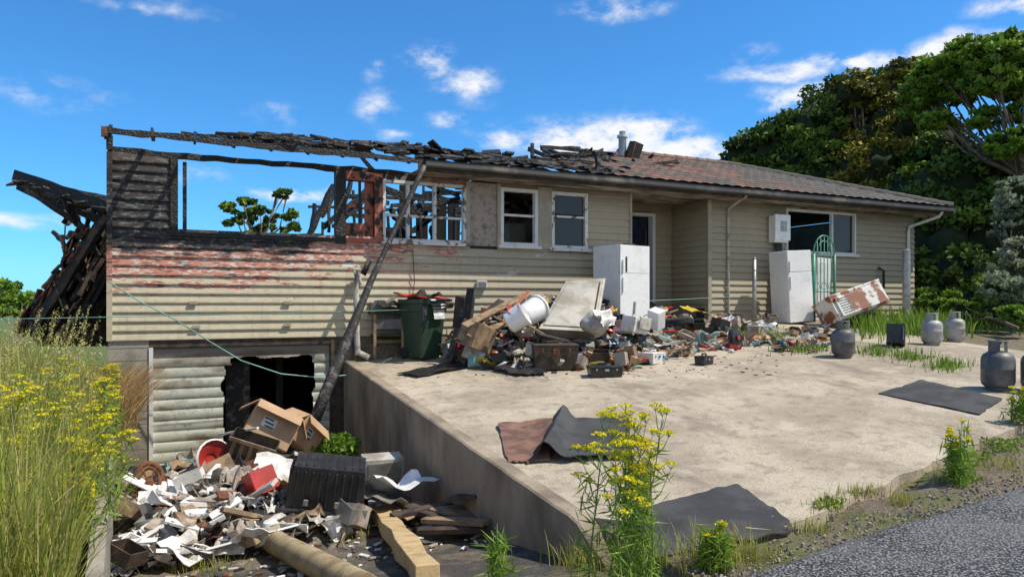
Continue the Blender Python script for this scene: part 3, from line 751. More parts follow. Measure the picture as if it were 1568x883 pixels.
b=MB(); q=onY(1155,480,12.3); b.cyl((q.x,12.3,slabz(q.x,12.3)-.1),(q.x,12.3,1.0),.045,.045,steel,12); b.cyl((q.x,12.3,1.0),(q.x,12.3,1.03),.05,.03,steel,12)
for k in range(4): b.tube([(q.x+cos(t)*.055,12.3+sin(t)*.055,.1+k*.22) for t in np.linspace(0,2*pi,9)],.006,steel,4)
b.done('steel_pipe_post',smooth=True)
b=MB(); q=onY(1388,480,11.8); b.cyl((q.x,11.8,-.6),(q.x,11.8,1.3),.09,.09,steel,16); b.cyl((q.x,11.8,1.3),(q.x,11.8,1.33),.1,.05,steel,16); b.box(q.x-.12,q.x+.12,11.70,11.9,.2,.24,steel); b.done('galvanised_post',smooth=True,angle=40)
# rusty chest freezer lying tilted, one end propped
b=MB(); rt=Matrix.Rotation(radians(-8),3,'Z')@Matrix.Rotation(radians(-16),3,'Y')@Matrix.Rotation(radians(-22),3,'X')
p0=onY(1304,478,11.4); p0.z=slabz(p0.x,11.4)+.50
b.obox(p0,(1.42,.62,.52),rt,rustm); b.obox(p0+rt@Vector((.0,-.33,.0)),(1.25,.04,.44),rt,rustm); b.obox(p0+rt@Vector((0,0,.285)),(1.44,.64,.05),rt,rustm)
for k in range(7): b.obox(p0+rt@Vector((-.42,-.355,-.16+k*.055)),(.3,.01,.02),rt,gasg)
b.done('rusty_chest_freezer',bevel=.02)
b=MB()
for k in range(3): b.obox((p0.x+.35,11.45,slabz(p0.x,11.4)+.06+k*.11),(.5,.4,.1),(0,0,U(-.3,.3)),dwood)
b.done('timber_blocks',bevel=.006)
def gas(base,h,mat,tilt=0):
    b=MB(); r=h*.30; rt=(0,tilt,0)
    b.lathe([(r*.72,0),(r*.75,.06*h),(r*.72,.06*h),(r*.80,.075*h),(r*.95,.12*h),(r,.18*h),(r,.42*h),(r*1.012,.425*h),(r*1.012,.44*h),(r,.445*h),(r,.60*h),(r*.97,.66*h),(r*.86,.72*h),(r*.6,.77*h),(r*.3,.79*h),(0,.795*h)],base,mat,rt,28)
    Rm=Euler(rt).to_matrix()
    for a0,a1 in ((.3,2.0),(2.5,3.9),(4.4,5.9)):
        ts=np.linspace(a0,a1,9); V=[];Fc=[]
        for t in ts:
            for rr_ in (r*.56,r*.53):
                for z in (.76*h,1.0*h): V.append(Vector(base)+Rm@Vector((cos(t)*rr_,sin(t)*rr_,z)))
        for i in range(8):
            o=i*4; Fc+=[(o,o+4,o+5,o+1),(o+2,o+3,o+7,o+6),(o+1,o+5,o+7,o+3)]
        Fc+=[(0,1,3,2),(32,34,35,33)]; b.add(V,Fc,mat)
    b.tube([Vector(base)+Rm@Vector((cos(t)*r*.55,sin(t)*r*.55,h*.985)) for t in np.linspace(0,2*pi,20)],h*.017,mat,6)
    b.cyl(loc(base,0,0,.78*h,Rm),loc(base,0,0,.93*h,Rm),r*.13,r*.1,rust,10); b.cyl(loc(base,-r*.25,0,.88*h,Rm),loc(base,r*.2,0,.88*h,Rm),r*.1,r*.1,steel,8)
    b.cyl(loc(base,0,0,.93*h,Rm),loc(base,0,0,.97*h,Rm),r*.22,r*.22,blackp,10)
    return b.done('gas_bottle',smooth=True,angle=40)
for (px,py,hp,mt) in ((1291,547,56,gasg),(1427,528,49,gasl),(1462,523,46,gasl),(1528,597,76,gasg),(1590,600,76,gasg)):
    p=G(px,py); gas(p,hp/ppm(p),mt)
def groundsheet(name,poly,mat,lift=.02,sub=14,wrin=.02,curl=None,th=.012):
    P=[G(*q) for q in poly]; b=MB(); V=[];Fc=[]
    a,bb,c,d=P
    for L in (0,1):
        for i in range(sub+1):
            for j in range(sub+1):
                u=i/sub;v=j/sub; p=a*(1-u)*(1-v)+bb*u*(1-v)+c*u*v+d*(1-u)*v
                jag=.06*mnoise.noise(Vector((u*7,v*7,poly[0][0])))
                x=p.x+jag*(1 if i in(0,sub) or j in(0,sub) else 0); y=p.y+jag*(1 if i in(0,sub) or j in (0,sub) else 0)
                z=H(x,y)+lift+wrin*(abs(mnoise.noise(Vector((x*2.3,y*2.3,1)))))
                if curl: z+=curl(u,v)
                V.append((x,y,z-(th if L else 0)))
    o=(sub+1)**2; S=sub+1
    for i in range(sub):
        for j in range(sub):
            q=(i*S+j,(i+1)*S+j,(i+1)*S+j+1,i*S+j+1); Fc.append(q); Fc.append(tuple(k+o for k in q[::-1]))
        for (e,f) in ((i*S,(i+1)*S),(i*S+sub,(i+1)*S+sub),(i,i+1),(sub*S+i,sub*S+i+1)): Fc.append((e,f,f+o,e+o))
    b.add(V,Fc,mat); return b.done(name,smooth=True,angle=50)
groundsheet('rubber_mat',[(960,785),(1130,745),(1222,815),(1010,858)],rubber,.02,24,.008)
groundsheet('rubber_mat',[(1345,604),(1412,583),(1535,612),(1500,636)],rubber,.015,12,.02)
groundsheet('brown_doormat',[(762,652),(846,645),(842,708),(778,712)],redmat,.02,12,.04,lambda u,v:.10*max(0,u-.7)*3*abs(sin(v*3)))
groundsheet('rubber_mat',[(850,645),(962,640),(968,705),(815,712)],rubber,.02,18,.05,lambda u,v:.16*math.exp(-((u-.12)/.1)**2)+.05*max(0,v-.8)*5)
groundsheet('rubber_mat',[(608,574),(700,557),(728,562),(640,580)],blackp,.03,10,.06)
groundsheet('rubber_mat',[(745,566),(830,563),(838,576),(790,577)],blackp,.04,10,.08)
def boxobj(name,px,py,w,d,h,rot,mat,extra=None,bev=.012,lift=0):
    p=G(px,py); b=MB(); r=rotz(rot); p.z+=lift
    b.obox(loc(p,0,0,h/2,r),(w,d,h),r,mat,.92)
    b.obox(loc(p,0,0,h+.012,r),(w*1.03,d*1.03,.025),r,mat)
    b.obox(loc(p,0,-d/2-.008,h*.75,r),(w*.14,.02,h*.25),r,extra or steel); b.obox(loc(p,w*.3,-d/2-.006,h*.8,r),(w*.06,.015,h*.2),r,extra or steel); b.obox(loc(p,-w*.3,-d/2-.006,h*.8,r),(w*.06,.015,h*.2),r,extra or steel)
    b.beam(loc(p,-w*.2,0,h+.06,r),loc(p,w*.2,0,h+.06,r),.03,.025,mat)
    for sx in (-.2,.2): b.beam(loc(p,w*sx,0,h+.02,r),loc(p,w*sx,0,h+.065,r),.02,.02,mat)
    return b.done(name,bevel=bev)
boxobj('toolbox',926,576,.52,.28,.14,-.35,blackp)
boxobj('storage_case',849,564,.72,.5,.38,-.4,dwood,rust)
boxobj('storage_case',1078,558,.26,.2,.12,.2,blackp)
boxobj('toolbox',968,530,.5,.4,.22,.3,dirtyw,lift=.25)
boxobj('plastic_crate',1000,556,.36,.26,.16,.3,white,blue)
boxobj('plastic_crate',1165,512,.5,.3,.16,.1,dirtyw,tealp)
boxobj('toolbox',740,536,.34,.26,.2,.8,gasg)
boxobj('plastic_crate',890,512,.4,.3,.24,-.2,appl,blue,lift=.25)
boxobj('toolbox',960,558,.3,.22,.16,-.2,redp,white,lift=.05)
# ------------------------------------------------------------------ rubble
def junk(b,p,mats,s=1,kinds='bbbbbssssscoxxxtrpqw'):
    k=random.choice(kinds); m_=random.choice(mats); e=(U(-.5,.5),U(-.5,.5),U(0,6.28)); p=Vector(p)
    if k=='b':
        L=U(.25,.9)*s; b.obox(p,(L,U(.05,.14)*s,U(.015,.045)),e,m_)
    elif k=='s': b.sheet(p,U(.2,.55)*s,U(.15,.4)*s,e,m_,U(.02,.09),5,U(-.3,.3))
    elif k=='w': b.sheet(p,U(.25,.5)*s,U(.2,.4)*s,e,random.choice([pink,char,blackp,dirtyw,pink]),U(.08,.16),7)
    elif k=='c': b.lathe([(0,0),(.05*s,0),(.06*s,.02),(.07*s,.12*s),(.062*s,.13*s),(.05*s,.03)],p,m_,(U(-1.5,1.5),U(-1.5,1.5),0),12)
    elif k=='o':
        rr_=U(.08,.2)*s; rm=Euler(e).to_matrix(); b.tube([p+rm@Vector((cos(t)*rr_,sin(t)*rr_,0)) for t in np.linspace(0,2*pi,15)],.012,m_,6)
    elif k=='x':
        w=U(.12,.38)*s; rm=Euler((e[0],e[1],e[2])).to_matrix(); d=U(.1,.3)*s; h=U(.06,.24)*s
        b.obox(p,(w,d,.012),rm,m_)
        for q,sz in (((0,d/2,h/2),(w,.012,h)),((0,-d/2,h/2),(w,.012,h)),((w/2,0,h/2),(.012,d,h)),((-w/2,0,h/2),(.012,d,h))): b.obox(p+rm@Vector(q),sz,rm,m_)
    elif k=='t': b.cyl(p,p+Vector((U(-.3,.3),U(-.3,.3),U(-.05,.15)))*s,.02,.016,m_,8)
    elif k=='r': b.blob(p,U(.05,.13)*s,m_,(1,1,.6),.5,1)
    elif k=='p':
        q=[p]
        for i in range(6): q.append(q[-1]+Vector((U(-.15,.15),U(-.15,.15),U(-.06,.07)))*s)
        b.tube(q,.009,m_,5)
    elif k=='q':
        b.lathe([(0,.03),(.12*s,.0),(.13*s,.01),(.10*s,.05),(.03*s,.06),(0,.06)],p,m_,e,16)
pm=[white,white,appl,dirtyw,dirtyw,white,dirtyw,blackp,blackp,dwood,char,wood,wood,pink,steel,steel,gasg,gasg,pink,cardb,cardb,dwood,cream,blackp]
cm=[blue,redp,orange,tealp,yellow,grn,redp,orange]
def mound(X,Y,cx,cy,sx,sy,h): return h*math.exp(-((X-cx)/sx)**2-((Y-cy)/sy)**2)
def heap(X,Y): 
    return slabz(X,Y)+mound(X,Y,6.1,12.5,1.2,.9,.66)+mound(X,Y,7.8,12.4,1.1,.8,.60)+mound(X,Y,10.0,12.5,1.7,.8,.36)
mixm=M('burnt_debris',(.17,.14,.11),(.35,.31,.25),11,.9,.8,40,lo=.45,hi=.62,bd=.03)
b=MB()
for i in range(700):
    px=U(690,1190) if R()<.6 else U(700,1020); py=U(492,568)
    lo=float(np.interp(px,[690,780,950,1040,1130,1190],[560,572,570,548,535,522]))
    if py>lo: continue
    p=G(px,py)
    if p.y>12.7: p.y=U(11.6,12.7); p.x=onY(px,py,p.y).x
    junk(b,(p.x,p.y,heap(p.x,p.y)+U(.0,.12)),cm if R()<.14 else pm,U(.5,1.05))
V=[];Fc=[]; gx=np.linspace(4.7,12.6,70); gy=np.linspace(10.6,12.9,26)
for y in gy:
    for x in gx:
        hh=heap(x,y)-slabz(x,y); V.append((x,y,slabz(x,y)-.02+max(0,hh-.08)+(.10 if hh>.08 else 0)*mnoise.noise(Vector((x*5,y*5,0)))))
for j in range(25):
    for i in range(69): a=j*70+i; Fc.append((a,a+1,a+71,a+70))
b.add(V,Fc,mixm)
b.done('rubbish_heap')
b=MB()
for i in range(130):
    px=U(1030,1290); py=U(505,541); p=G(px,py)
    if p.y>12.8: continue
    junk(b,p+Vector((0,0,.03)),cm if R()<.28 else pm,U(.4,.85))
for i in range(220):
    p=G(U(640,1200),U(533,578)); s_=U(.008,.035); b.obox(p+Vector((0,0,.01)),(s_*2,s_,.01),(0,0,U(0,3)),random.choice(pm))
b.done('scattered_rubbish')
b=MB(); p=atd(822,476,12.6); b.lathe([(0,0),(.16,0),(.2,.05),(.21,.45),(.24,.47),(.24,.5),(.18,.5),(.17,.06)],p-Vector((.3,0,.12)),appl,(0,1.2,.4),20); b.done('white_laundry_tub',smooth=True,angle=40)
b=MB(); p=atd(778,496,12.0); b.lathe([(0,0),(.15,0),(.18,.03),(.2,.32),(.21,.33),(.19,.31),(.15,.03)],p,appl,(.5,.9,0),20); b.sheet(p+Vector((.15,-.05,.15)),.42,.28,(.9,.2,.3),redp,.04,5); b.done('white_bucket',smooth=True,angle=40)
b=MB(); p=atd(912,494,12.6)
b.blob(p,.22,dirtyw,(1.1,.9,.9),.25,3,1.2); b.sheet(p+Vector((.05,-.2,.1)),.4,.3,(.9,.1,.2),white,.08,8); b.done('full_plastic_bag',smooth=True)
b=MB(); p=atd(972,497,13.0); b.obox(p,(.4,.3,.28),(.1,.15,.3),white); b.obox(p+Vector((.1,-.17,.02)),(.32,.03,.22),(.1,.15,.3),dirtyw); b.obox(atd(1005,488,13.4),(.22,.25,.36),(.3,-.3,.2),appl); b.done('polystyrene_packaging',bevel=.015)
b=MB(); p=G(1035,515); p.z+=.28
for k in range(3): b.tube([p+Vector((cos(t)*.34,sin(t)*.3,k*.03+.03*sin(3*t))) for t in np.linspace(0,2*pi,28)],.06,tyre,8)
b.done('old_tyre',smooth=True)
b=MB(); p=G(1066,528); b.lathe([(0,0),(.12,0),(.2,.2),(.22,.21),(.19,.2),(.11,.02)],p,tealp,(1.2,0,.4),18); b.done('teal_bucket',smooth=True,angle=40)
b=MB(); p=G(1122,530); b.lathe([(0,0),(.15,0),(.17,.05),(.15,.1),(.05,.12),(.05,.13),(0,.13)],p+Vector((0,0,.17)),blackp,(1.4,0,.2),20); b.lathe([(0,0),(.04,0),(.04,.02),(0,.02)],p+Vector((0,-.14,.17)),redp,(1.4,0,.2),12); b.done('cable_reel',smooth=True,angle=40)
b=MB()
for (px,py,L,ang,mt) in ((760,474,1.5,.35,wood),(735,490,1.2,.6,dwood),(760,500,1.3,.2,wood),(700,510,.9,1.2,char),(860,520,1.2,-.2,char),(830,510,1.0,-.4,wood),(715,485,1.0,1.4,char),(790,468,.8,.7,orange)):
    p=atd(px,py,12.4); b.obox(p,(L,.14 if mt!=orange else .04,.03),(.4,-ang,.3),mt)
b.obox(atd(730,515,12.2),(.5,.36,.42),(.2,.3,.5),wood); b.obox(atd(710,478,12.8),(.22,.3,.55),(.1,.05,.2),dwood)
b.done('broken_timber_furniture',bevel=.005)
b=MB()
for (px,py) in ((1230,524),(1215,528),(1250,522)):
    p=G(px,py); b.sheet(p+Vector((0,0,.03)),.45,.13,(0,0,U(-.4,.4)),redp if px!=1250 else orange,.04,6)
b.done('red_cloth')
b=MB(); p=G(686,548); b.lathe([(0,0),(.09,0),(.11,.25),(.12,.26),(.10,.25),(.08,.02)],p,tealp,(0,0,0),16); b.done('paint_bucket',smooth=True,angle=40)
b=MB(); p=G(1372,530)
b.obox(p+Vector((0,0,.2)),(.34,.3,.36),Euler((0,.3,.6)).to_matrix(),blackp); b.obox(p+Vector((-.02,-.16,.22)),(.26,.02,.26),Euler((0,.3,.6)).to_matrix(),gasg); b.done('broken_television',bevel=.012)
# ------------------------------------------------------------------ lower-left rubbish
b=MB()
def heap2(X,Y): return pitz(Y)+mound(X,Y,.8,10.6,1.2,1.2,.42)+mound(X,Y,.9,8.8,1.3,1.2,.38)
V=[];Fc=[]; gx=np.linspace(-.35,2.9,40); gy=np.linspace(7.0,12.95,60)
for y in gy:
    for x in gx: 
        hh=heap2(x,y)-pitz(y); V.append((x,y,pitz(y)-.03+max(0,hh-.1)+(.12 if hh>.06 else 0)*mnoise.noise(Vector((x*5,y*5,0)))))
for j in range(59):
    for i in range(39): a=j*40+i; Fc.append((a,a+1,a+41,a+40))
b.add(V,Fc,mixm)
pm2=[white,white,appl,appl,white,white,dirtyw,dirtyw,dirtyw,steel,dwood,wood,wood,pink,rust,cream,blackp,cardb,appl,wood,dwood,pink]
for i in range(430):
    x=random.gauss(.8,.75); y=U(7.4,11.6)
    if x<-.3 or x>2.5: continue
    junk(b,(x,y,heap2(x,y)+U(0,.10)),[redp,rust,tealp] if R()<.03 else pm2,U(.55,1.2),'bbbbbbssssssssxxtpwwrq')
for i in range(260):
    x=U(-.2,2.9); y=U(6.2,9); s_=U(.01,.045); b.obox((x,y,pitz(y)+.02),(s_*2.4,s_,.012),(U(-.2,.2),0,U(0,3)),random.choice(pm2))
b.done('rubbish_pile')
def openbox(c,w,d,h,rot,mat,flaps=True):
    b=MB(); c=Vector(c); t=.012
    for q,sz in (((0,0,-h/2),(w,d,t)),((0,d/2,0),(w,t,h)),((0,-d/2,0),(w,t,h)),((w/2,0,0),(t,d,h)),((-w/2,0,0),(t,d,h))): b.obox(c+rot@Vector(q),sz,rot,mat)
    if flaps:
        for sg in (-1,1):
            r2=rot@Matrix.Rotation(sg*.9,3,'Y'); b.obox(c+rot@Vector((sg*w/2,0,h/2))+r2@Vector((sg*w*.22,0,0)),(w*.44,d,t),r2,mat)
            r2=rot@Matrix.Rotation(-sg*.7,3,'X'); b.obox(c+rot@Vector((0,sg*d/2,h/2))+r2@Vector((0,sg*d*.22,0)),(w,d*.44,t),r2,mat)
        b.obox(c+rot@Vector((-w*.1,-d/2-.008,h*.0)),(w*.3,.003,.14),rot,brick)
        for k in range(3): b.obox(c+rot@Vector((-w*.13+k*.02,-d/2-.011,h*.1-k*.05)),(w*.2,.003,.022),rot,blackp)
    return b
openbox(atd(416,652,10.0),.62,.42,.48,Euler((-.25,.5,-.15)).to_matrix(),cardb).done('cardboard_box',bevel=.004)
openbox(atd(462,660,10.3),.45,.4,.4,Euler((.2,.7,.6)).to_matrix(),cardb).done('cardboard_box',bevel=.004)
rt=Euler((.15,.35,-.25)).to_matrix(); c=atd(385,690,9.5); bb=openbox(c,.58,.38,.36,rt,dwood,False)
for k in range(5): bb.obox(c+rt@Vector((-.22+k*.11,-.205,0)),(.05,.012,.32),rt,wood)
bb.obox(c+rt@Vector((0,-.215,.16)),(.60,.02,.05),rt,wood); bb.obox(c+rt@Vector((0,-.215,-.16)),(.60,.02,.05),rt,wood); bb.done('wooden_crate',bevel=.004)
b=MB(); rt=Euler((.12,.14,-.25)).to_matrix(); c=atd(503,738,8.0)
b.obox(c,(.74,.5,.48),rt,blackp,1.13)
b.obox(c+rt@Vector((0,0,-.23)),(.92,.66,.04),rt,blackp)
for k in range(9): b.obox(c+rt@Vector((-.32+k*.08,-.272,.0)),(.022,.04,.40),rt,blackp); b.obox(c+rt@Vector((-.32+k*.08,0,.245)),(.03,.42,.016),rt,blackp)
for k in range(5): b.obox(c+rt@Vector((-.395,-.2+k*.1,0)),(.03,.022,.40),rt,blackp)
for k in (-.2,.12): b.obox(c+rt@Vector((k,-.33,-.12)),(.05,.02,.07),rt,steel)
b.done('black_storage_tub',bevel=.012)
b=MB()
for (x1,y1,x2,y2,d1,d2,w,mt) in ((335,800,400,700,8.2,9.2,.10,white),(395,655,335,665,9.6,9.8,.05,white),(300,720,345,765,9.0,8.6,.1,dirtyw),(255,790,330,720,8.3,8.9,.08,cream),(340,805,440,800,7.9,7.9,.12,white),(190,795,320,775,8.2,8.2,.1,steel),(410,790,520,770,8.0,8.0,.06,wood),(230,745,330,738,8.6,8.6,.05,rust),(270,820,360,795,7.6,7.8,.1,steel),(360,780,430,705,8.2,9.0,.06,white),(300,812,400,806,7.7,7.8,.12,steel)):
    b.beam(atd(x1,y1,d1),atd(x2,y2,d2),w,.03,mt)
b.done('painted_boards',bevel=.004)
b=MB(); c=atd(607,745,8.4)
b.sheet(c,.78,.55,(-.15,.25,.3),appl,.06,10,.1,curl=.6); b.sheet(c+Vector((-.1,-.1,-.12)),.7,.5,(-.05,.3,.5),cabst,.05,8); b.sheet(c+Vector((-.05,-.25,-.22)),.6,.4,(0,.1,.2),cardb,.05,8)
b.done('bent_sheet_metal',smooth=True,angle=40)
b=MB(); b.sheet(atd(345,735,8.7),.6,.45,(.3,.2,.5),appl,.12,9,.2); b.sheet(atd(285,775,8.2),.5,.4,(.5,.1,.8),appl,.12,9); b.sheet(atd(425,715,8.8),.5,.4,(.7,.3,.1),white,.1,8); b.sheet(atd(390,770,8.2),.4,.3,(.4,-.2,.4),appl,.1,8); b.done('plastic_sheeting')
b=MB(); p=atd(322,704,9.2); b.lathe([(0,0),(.1,0),(.17,.05),(.22,.10),(.23,.11),(.20,.10),(.08,.02)],p,redp,(1.25,.5,.3),20); b.lathe([(.22,.10),(.25,.12),(.23,.14)],p,white,(1.25,.5,.3),20); b.done('red_bowl',smooth=True,angle=40)
b=MB(); p=atd(228,740,8.5)
for rr_ in (.22,.17): b.tube([p+Vector((cos(t)*rr_*.7,0.1*sin(t),sin(t)*rr_)) for t in np.linspace(0,2*pi,22)],.03,rust,8)
for t in np.linspace(0,2*pi,7)[:-1]: b.cyl(p,p+Vector((cos(t)*.15,0.08*sin(t),sin(t)*.2)),.012,.012,rust,6)
b.cyl(p-Vector((0,.05,0)),p+Vector((0,.05,0)),.05,.05,rust,12); b.done('rusty_wheel',smooth=True,angle=40)
b=MB()
rt=Euler((.1,0,-.1)).to_matrix(); c=atd(585,715,9.3); b.obox(c,(.5,.3,.3),rt,dirtyw); b.obox(c+rt@Vector((0,-.16,.0)),(.42,.02,.22),rt,cabst); b.done('white_drawer',bevel=.01)
b=MB()
for (x1,y1,x2,y2,d1,d2,w,h) in ((668,775,735,790,7.9,7.7,.34,.04),(625,775,720,808,7.9,7.4,.16,.05),(650,795,745,800,7.6,7.2,.14,.05),(690,762,738,756,7.9,7.7,.3,.03),(640,812,745,810,7.3,7.2,.12,.05),(600,790,690,770,7.6,8,.12,.05)):
    b.beam(atd(x1,y1,d1),atd(x2,y2,d2),w,h,dwood if x1 not in (650,668) else wood)
b.done('old_planks',bevel=.005)
b=MB(); a=G(583,800); c=G(655,905); a.z+=.10; c.z+=.11; b.beam(a,c,.17,.15,nwood,6,.002); b.done('timber_beam',bevel=.008)
b=MB(); a=G(408,838); c=G(560,925); a.z+=.10; c.z+=.10
b.tube([a.lerp(c,k/8) for k in range(9)],[.105,.11,.108,.11,.112,.11,.11,.11,.11],logw,18); b.cyl(a-(c-a)*.002,a-(c-a)*.004,.1,.09,nwood,18); b.done('wooden_log',smooth=True,angle=50)
b=MB()
for (px,py,sx,sy,rz0) in ((215,850,.9,.34,1.1),(250,838,.6,.25,1.0),(190,872,.7,.3,1.3)):
    p=G(px,py); p.z+=.05
    for k in range(5): b.sheet(p+rotz(rz0)@Vector((0,(k-2)*sy/5,.012*(k%2))),sx,sy/4.6,(.02,.05,rz0),steel,.02,5)
b.done('corrugated_steel_offcuts')
b=MB()
for i in range(26):
    p=G(U(430,560),U(775,830)); q=[p+Vector((0,0,.02))]
    d=Vector((U(-1,1),U(-1,1),U(.1,.7))).normalized()
    for k in range(6): d=(d+Vector((U(-.5,.5),U(-.5,.5),U(-.5,.25)))).normalized(); q.append(q[-1]+d*.09)
    b.tube(q,[.012,.011,.01,.009,.008,.006,.004],wood,5)
b.done('fallen_branches')
# ------------------------------------------------------------------ vegetation
def pts_region(n,fn):
    out=[]
    while len(out)<n:
        p=fn()
        if p is not None: out.append(p)
    return np.array([tuple(x) for x in out])
def lg():
    y=4.0+ (R()**1.2)*9.0; bear=U(-12.5,-2.6); x=y*math.tan(radians(bear))
    lim=-.42-.02*(y-5)
    if x>lim: return None
    return (x,y,leftz(y)-.03)
NG=8500
B=pts_region(NG,lg); hts=rng.uniform(.4,1.12,NG)*np.interp(-B[:,0]/B[:,1],[.05,.12,.2],[.62,1.0,1.15])
hts*=np.array([1+.35*mnoise.noise(Vector((x*2.5,y*1.5,0))) for x,y,z in B])
grass('tall_grass',B,hts,.010,grassm,.55,wind=(.04,-.03),thi=.95)
def sg():
    y=U(9.2,12.6); x=U(-1.2,-.2); return (x,y,leftz(y)-.05)
B=pts_region(2200,sg); grass('dry_brown_grass',B,rng.uniform(.3,.7,2200),.010,strawm,.9,tlo=0,thi=.7,wind=(.45,-.1))
def patch(name,regs,n,hmin,hmax,mat,w=.008,lean=.6):
    P=[]
    for k in range(n):
        (px,py,sx,sy)=random.choice(regs); p=G(random.gauss(px,sx),random.gauss(py,sy)); P.append((p.x,p.y,p.z-.01))
    return grass(name,np.array(P),rng.uniform(hmin,hmax,n),w,mat,lean)
patch('weeds',[(1235,537,22,3),(1340,540,14,4),(1390,548,20,4),(1450,562,18,4),(1180,515,20,4),(1150,510,30,4)],1700,.05,.2,weedm,.014)
patch('weeds',[(1390,480,25,8),(1330,500,15,10),(1440,500,40,8),(1500,490,60,8),(1400,505,40,6),(1550,495,50,8)],3200,.12,.55,weedm,.022)
patch('weeds',[(1270,775,14,5),(1240,815,20,4),(1380,770,10,4),(1460,735,20,6),(1540,712,18,6),(1320,755,20,3),(1160,855,30,4),(1500,715,30,5)],1500,.03,.14,grassm,.006)
patch('weeds',[(300,868,40,8),(520,815,25,8),(270,860,20,6),(470,815,30,6),(630,548,14,2)],1100,.05,.2,grassm,.007)
patch('weeds',[(960,868,50,8),(1100,860,30,8),(900,860,20,10)],1300,.06,.3,grassm,.007)
def leafy(name,items,n,size,mat,parent=None,tl=(0,1)):
    Cs=[]
    for (c,r,sq) in items:
        k=max(5,int(n*r**2/sum(i[1]**2 for i in items)))
        d=rng.normal(size=(k,3)); d/=np.linalg.norm(d,axis=1)[:,None]; d*=rng.uniform(.2,1,k)[:,None]**.5; Cs.append(np.array(c)+d*r*np.array(sq))
    C=np.concatenate(Cs); return quadmesh(name,leafquads(C,size),rng.uniform(tl[0],tl[1],len(C)),mat,parent)
leafy('leafy_weed',[(tuple(atd(510,684,10.6)),.3,(1.5,1,.6)),(tuple(atd(480,685,10.4)),.2,(1,1,.6))],700,.09,weedm)
leafy('leafy_weed',[(tuple(G(px,py)+Vector((0,0,.03))),.12,(1.6,1,.35)) for px,py in ((1500,700),(1540,690),(1480,735),(1560,680),(1270,775),(1330,500),(1360,510),(1410,550),(1520,680))],900,.03,weedm)
stemm=M('plant_stem',(.24,.33,.08),(.17,.25,.06),5,.6,0,10,dirt=0)
def fennel(name,base,h,nst=3,spread=.2,fl=1.0,nl=5,umb=.05,lf=.05,fs=.02,rays=14):
    root=empty(name); b=MB(); Fl=[];Lf=[]
    for s_ in range(nst):
        p=Vector(base)+Vector((U(-1,1),U(-1,1),0))*spread*.25; d=Vector((U(-.24,.24),U(-.24,.24),1)).normalized(); L=h*U(.7,1.02); q=[p]; seg=10
        for k in range(seg): d=(d+Vector((U(-.06,.06),U(-.06,.06),.03))).normalized(); q.append(q[-1]+d*L/seg)
        b.tube(q,[.008*(1-.7*k/seg) for k in range(seg+1)],stemm,5)
        tips=[(q[-1],1.0)]
        for k in range(2,seg):
            for _ in range(2 if k>4 else 1):
                a=U(0,6.28); dd=Vector((cos(a)*.8,sin(a)*.8,U(.7,1.1))).normalized(); l=L*U(.12,.30)*(1.2-k/seg*.6)
                e=q[k]+dd*l*.5; e2=e+(dd+Vector((0,0,.6))).normalized()*l*.5
                b.tube([q[k],e,e2],[.004,.003,.002],stemm,4)
                if k>=5: tips.append((e2,U(.6,1)))
                for _2 in range(nl if k<7 else 1):
                    Lf.append(q[k].lerp(e2,R())+Vector((U(-.05,.05),U(-.05,.05),U(-.05,.04))))
        for k in range(nl*4): Lf.append(q[0].lerp(q[4],R())+Vector((U(-.09,.09),U(-.09,.09),U(-.03,.05))))
        for (t,sz) in tips:
            if R()>fl: continue
            for r_ in range(rays):
                a=U(0,6.28); rr_=umb*sz*math.sqrt(R()); e=t+Vector((cos(a)*rr_,sin(a)*rr_,.035*sz+.012*(1-rr_/umb)))
                b.tube([t,e],[.0012,.001],stemm,3)
                for _ in range(4): Fl.append(e+Vector((U(-.011,.011),U(-.011,.011),U(-.004,.006))))
    b.done('stems',root)
    if Fl: C=np.array([tuple(x) for x in Fl]); quadmesh('flowers',leafquads(C,fs,1.1),rng.uniform(0,1,len(C)),flowerm,root)
    if Lf: C=np.array([tuple(x) for x in Lf]); V=leafquads(C,lf,3.5,1); V=V.reshape(-1,4,3); m_=V.mean(1,keepdims=True); V[:,1]=m_[:,0]+(V[:,1]-m_[:,0])*.35; V[:,3]=m_[:,0]+(V[:,3]-m_[:,0])*.35; quadmesh('leaves',V.reshape(-1,3),rng.uniform(.3,1,len(C)),weedm,root)
    return root
bp=atd(945,900,4.6); bp.z=-1.86
fennel('wild_fennel',bp,1.27,9,.9,1,9,.055,.045,.018)
p=G(1462,738); fennel('wild_fennel',p,.5,5,.4,.3,8,.03)
p=G(1095,870); fennel('wild_fennel',p,.32,4,.3,.2,8,.03)
p=atd(764,900,4.4); fennel('wild_fennel',p,.38,1,.1,0,12)
p=G(1565,650); fennel('wild_fennel',p,.45,4,.4,.3,8,.03)
for (px,d,top) in ((40,5.0,590),(75,5.6,610),(110,6.0,630),(150,7.0,560),(90,5.0,680),(60,7.5,590),(175,8.0,580),(120,4.8,720),(10,4.8,670),(130,6.5,610),(160,6.2,690),(180,9.5,550),(25,5.6,640),(50,4.7,740),(145,5.4,650),(100,7.2,570)):
    zt=(HZ-top)/F*d; q=atd(px,top,d); zb=leftz(q.y); fennel('ragwort_plant',(q.x,q.y,zb),(zt-zb)*1.06,3,.6,.9,4,.055,.05,.020,9)
Cs=[]
for i in range(260):
    y=U(5.5,11); x=y*math.tan(radians(U(-12,-3.5))); z=leftz(y)+U(.7,1.25)
    for k in range(12): Cs.append((x+U(-.012,.012)+k*.004,y+U(-.02,.02),z+k*.013))
C=np.array(Cs); quadmesh('grass_seed_heads',leafquads(C,.016,1.8,1),rng.uniform(.6,1,len(C)),grassm)
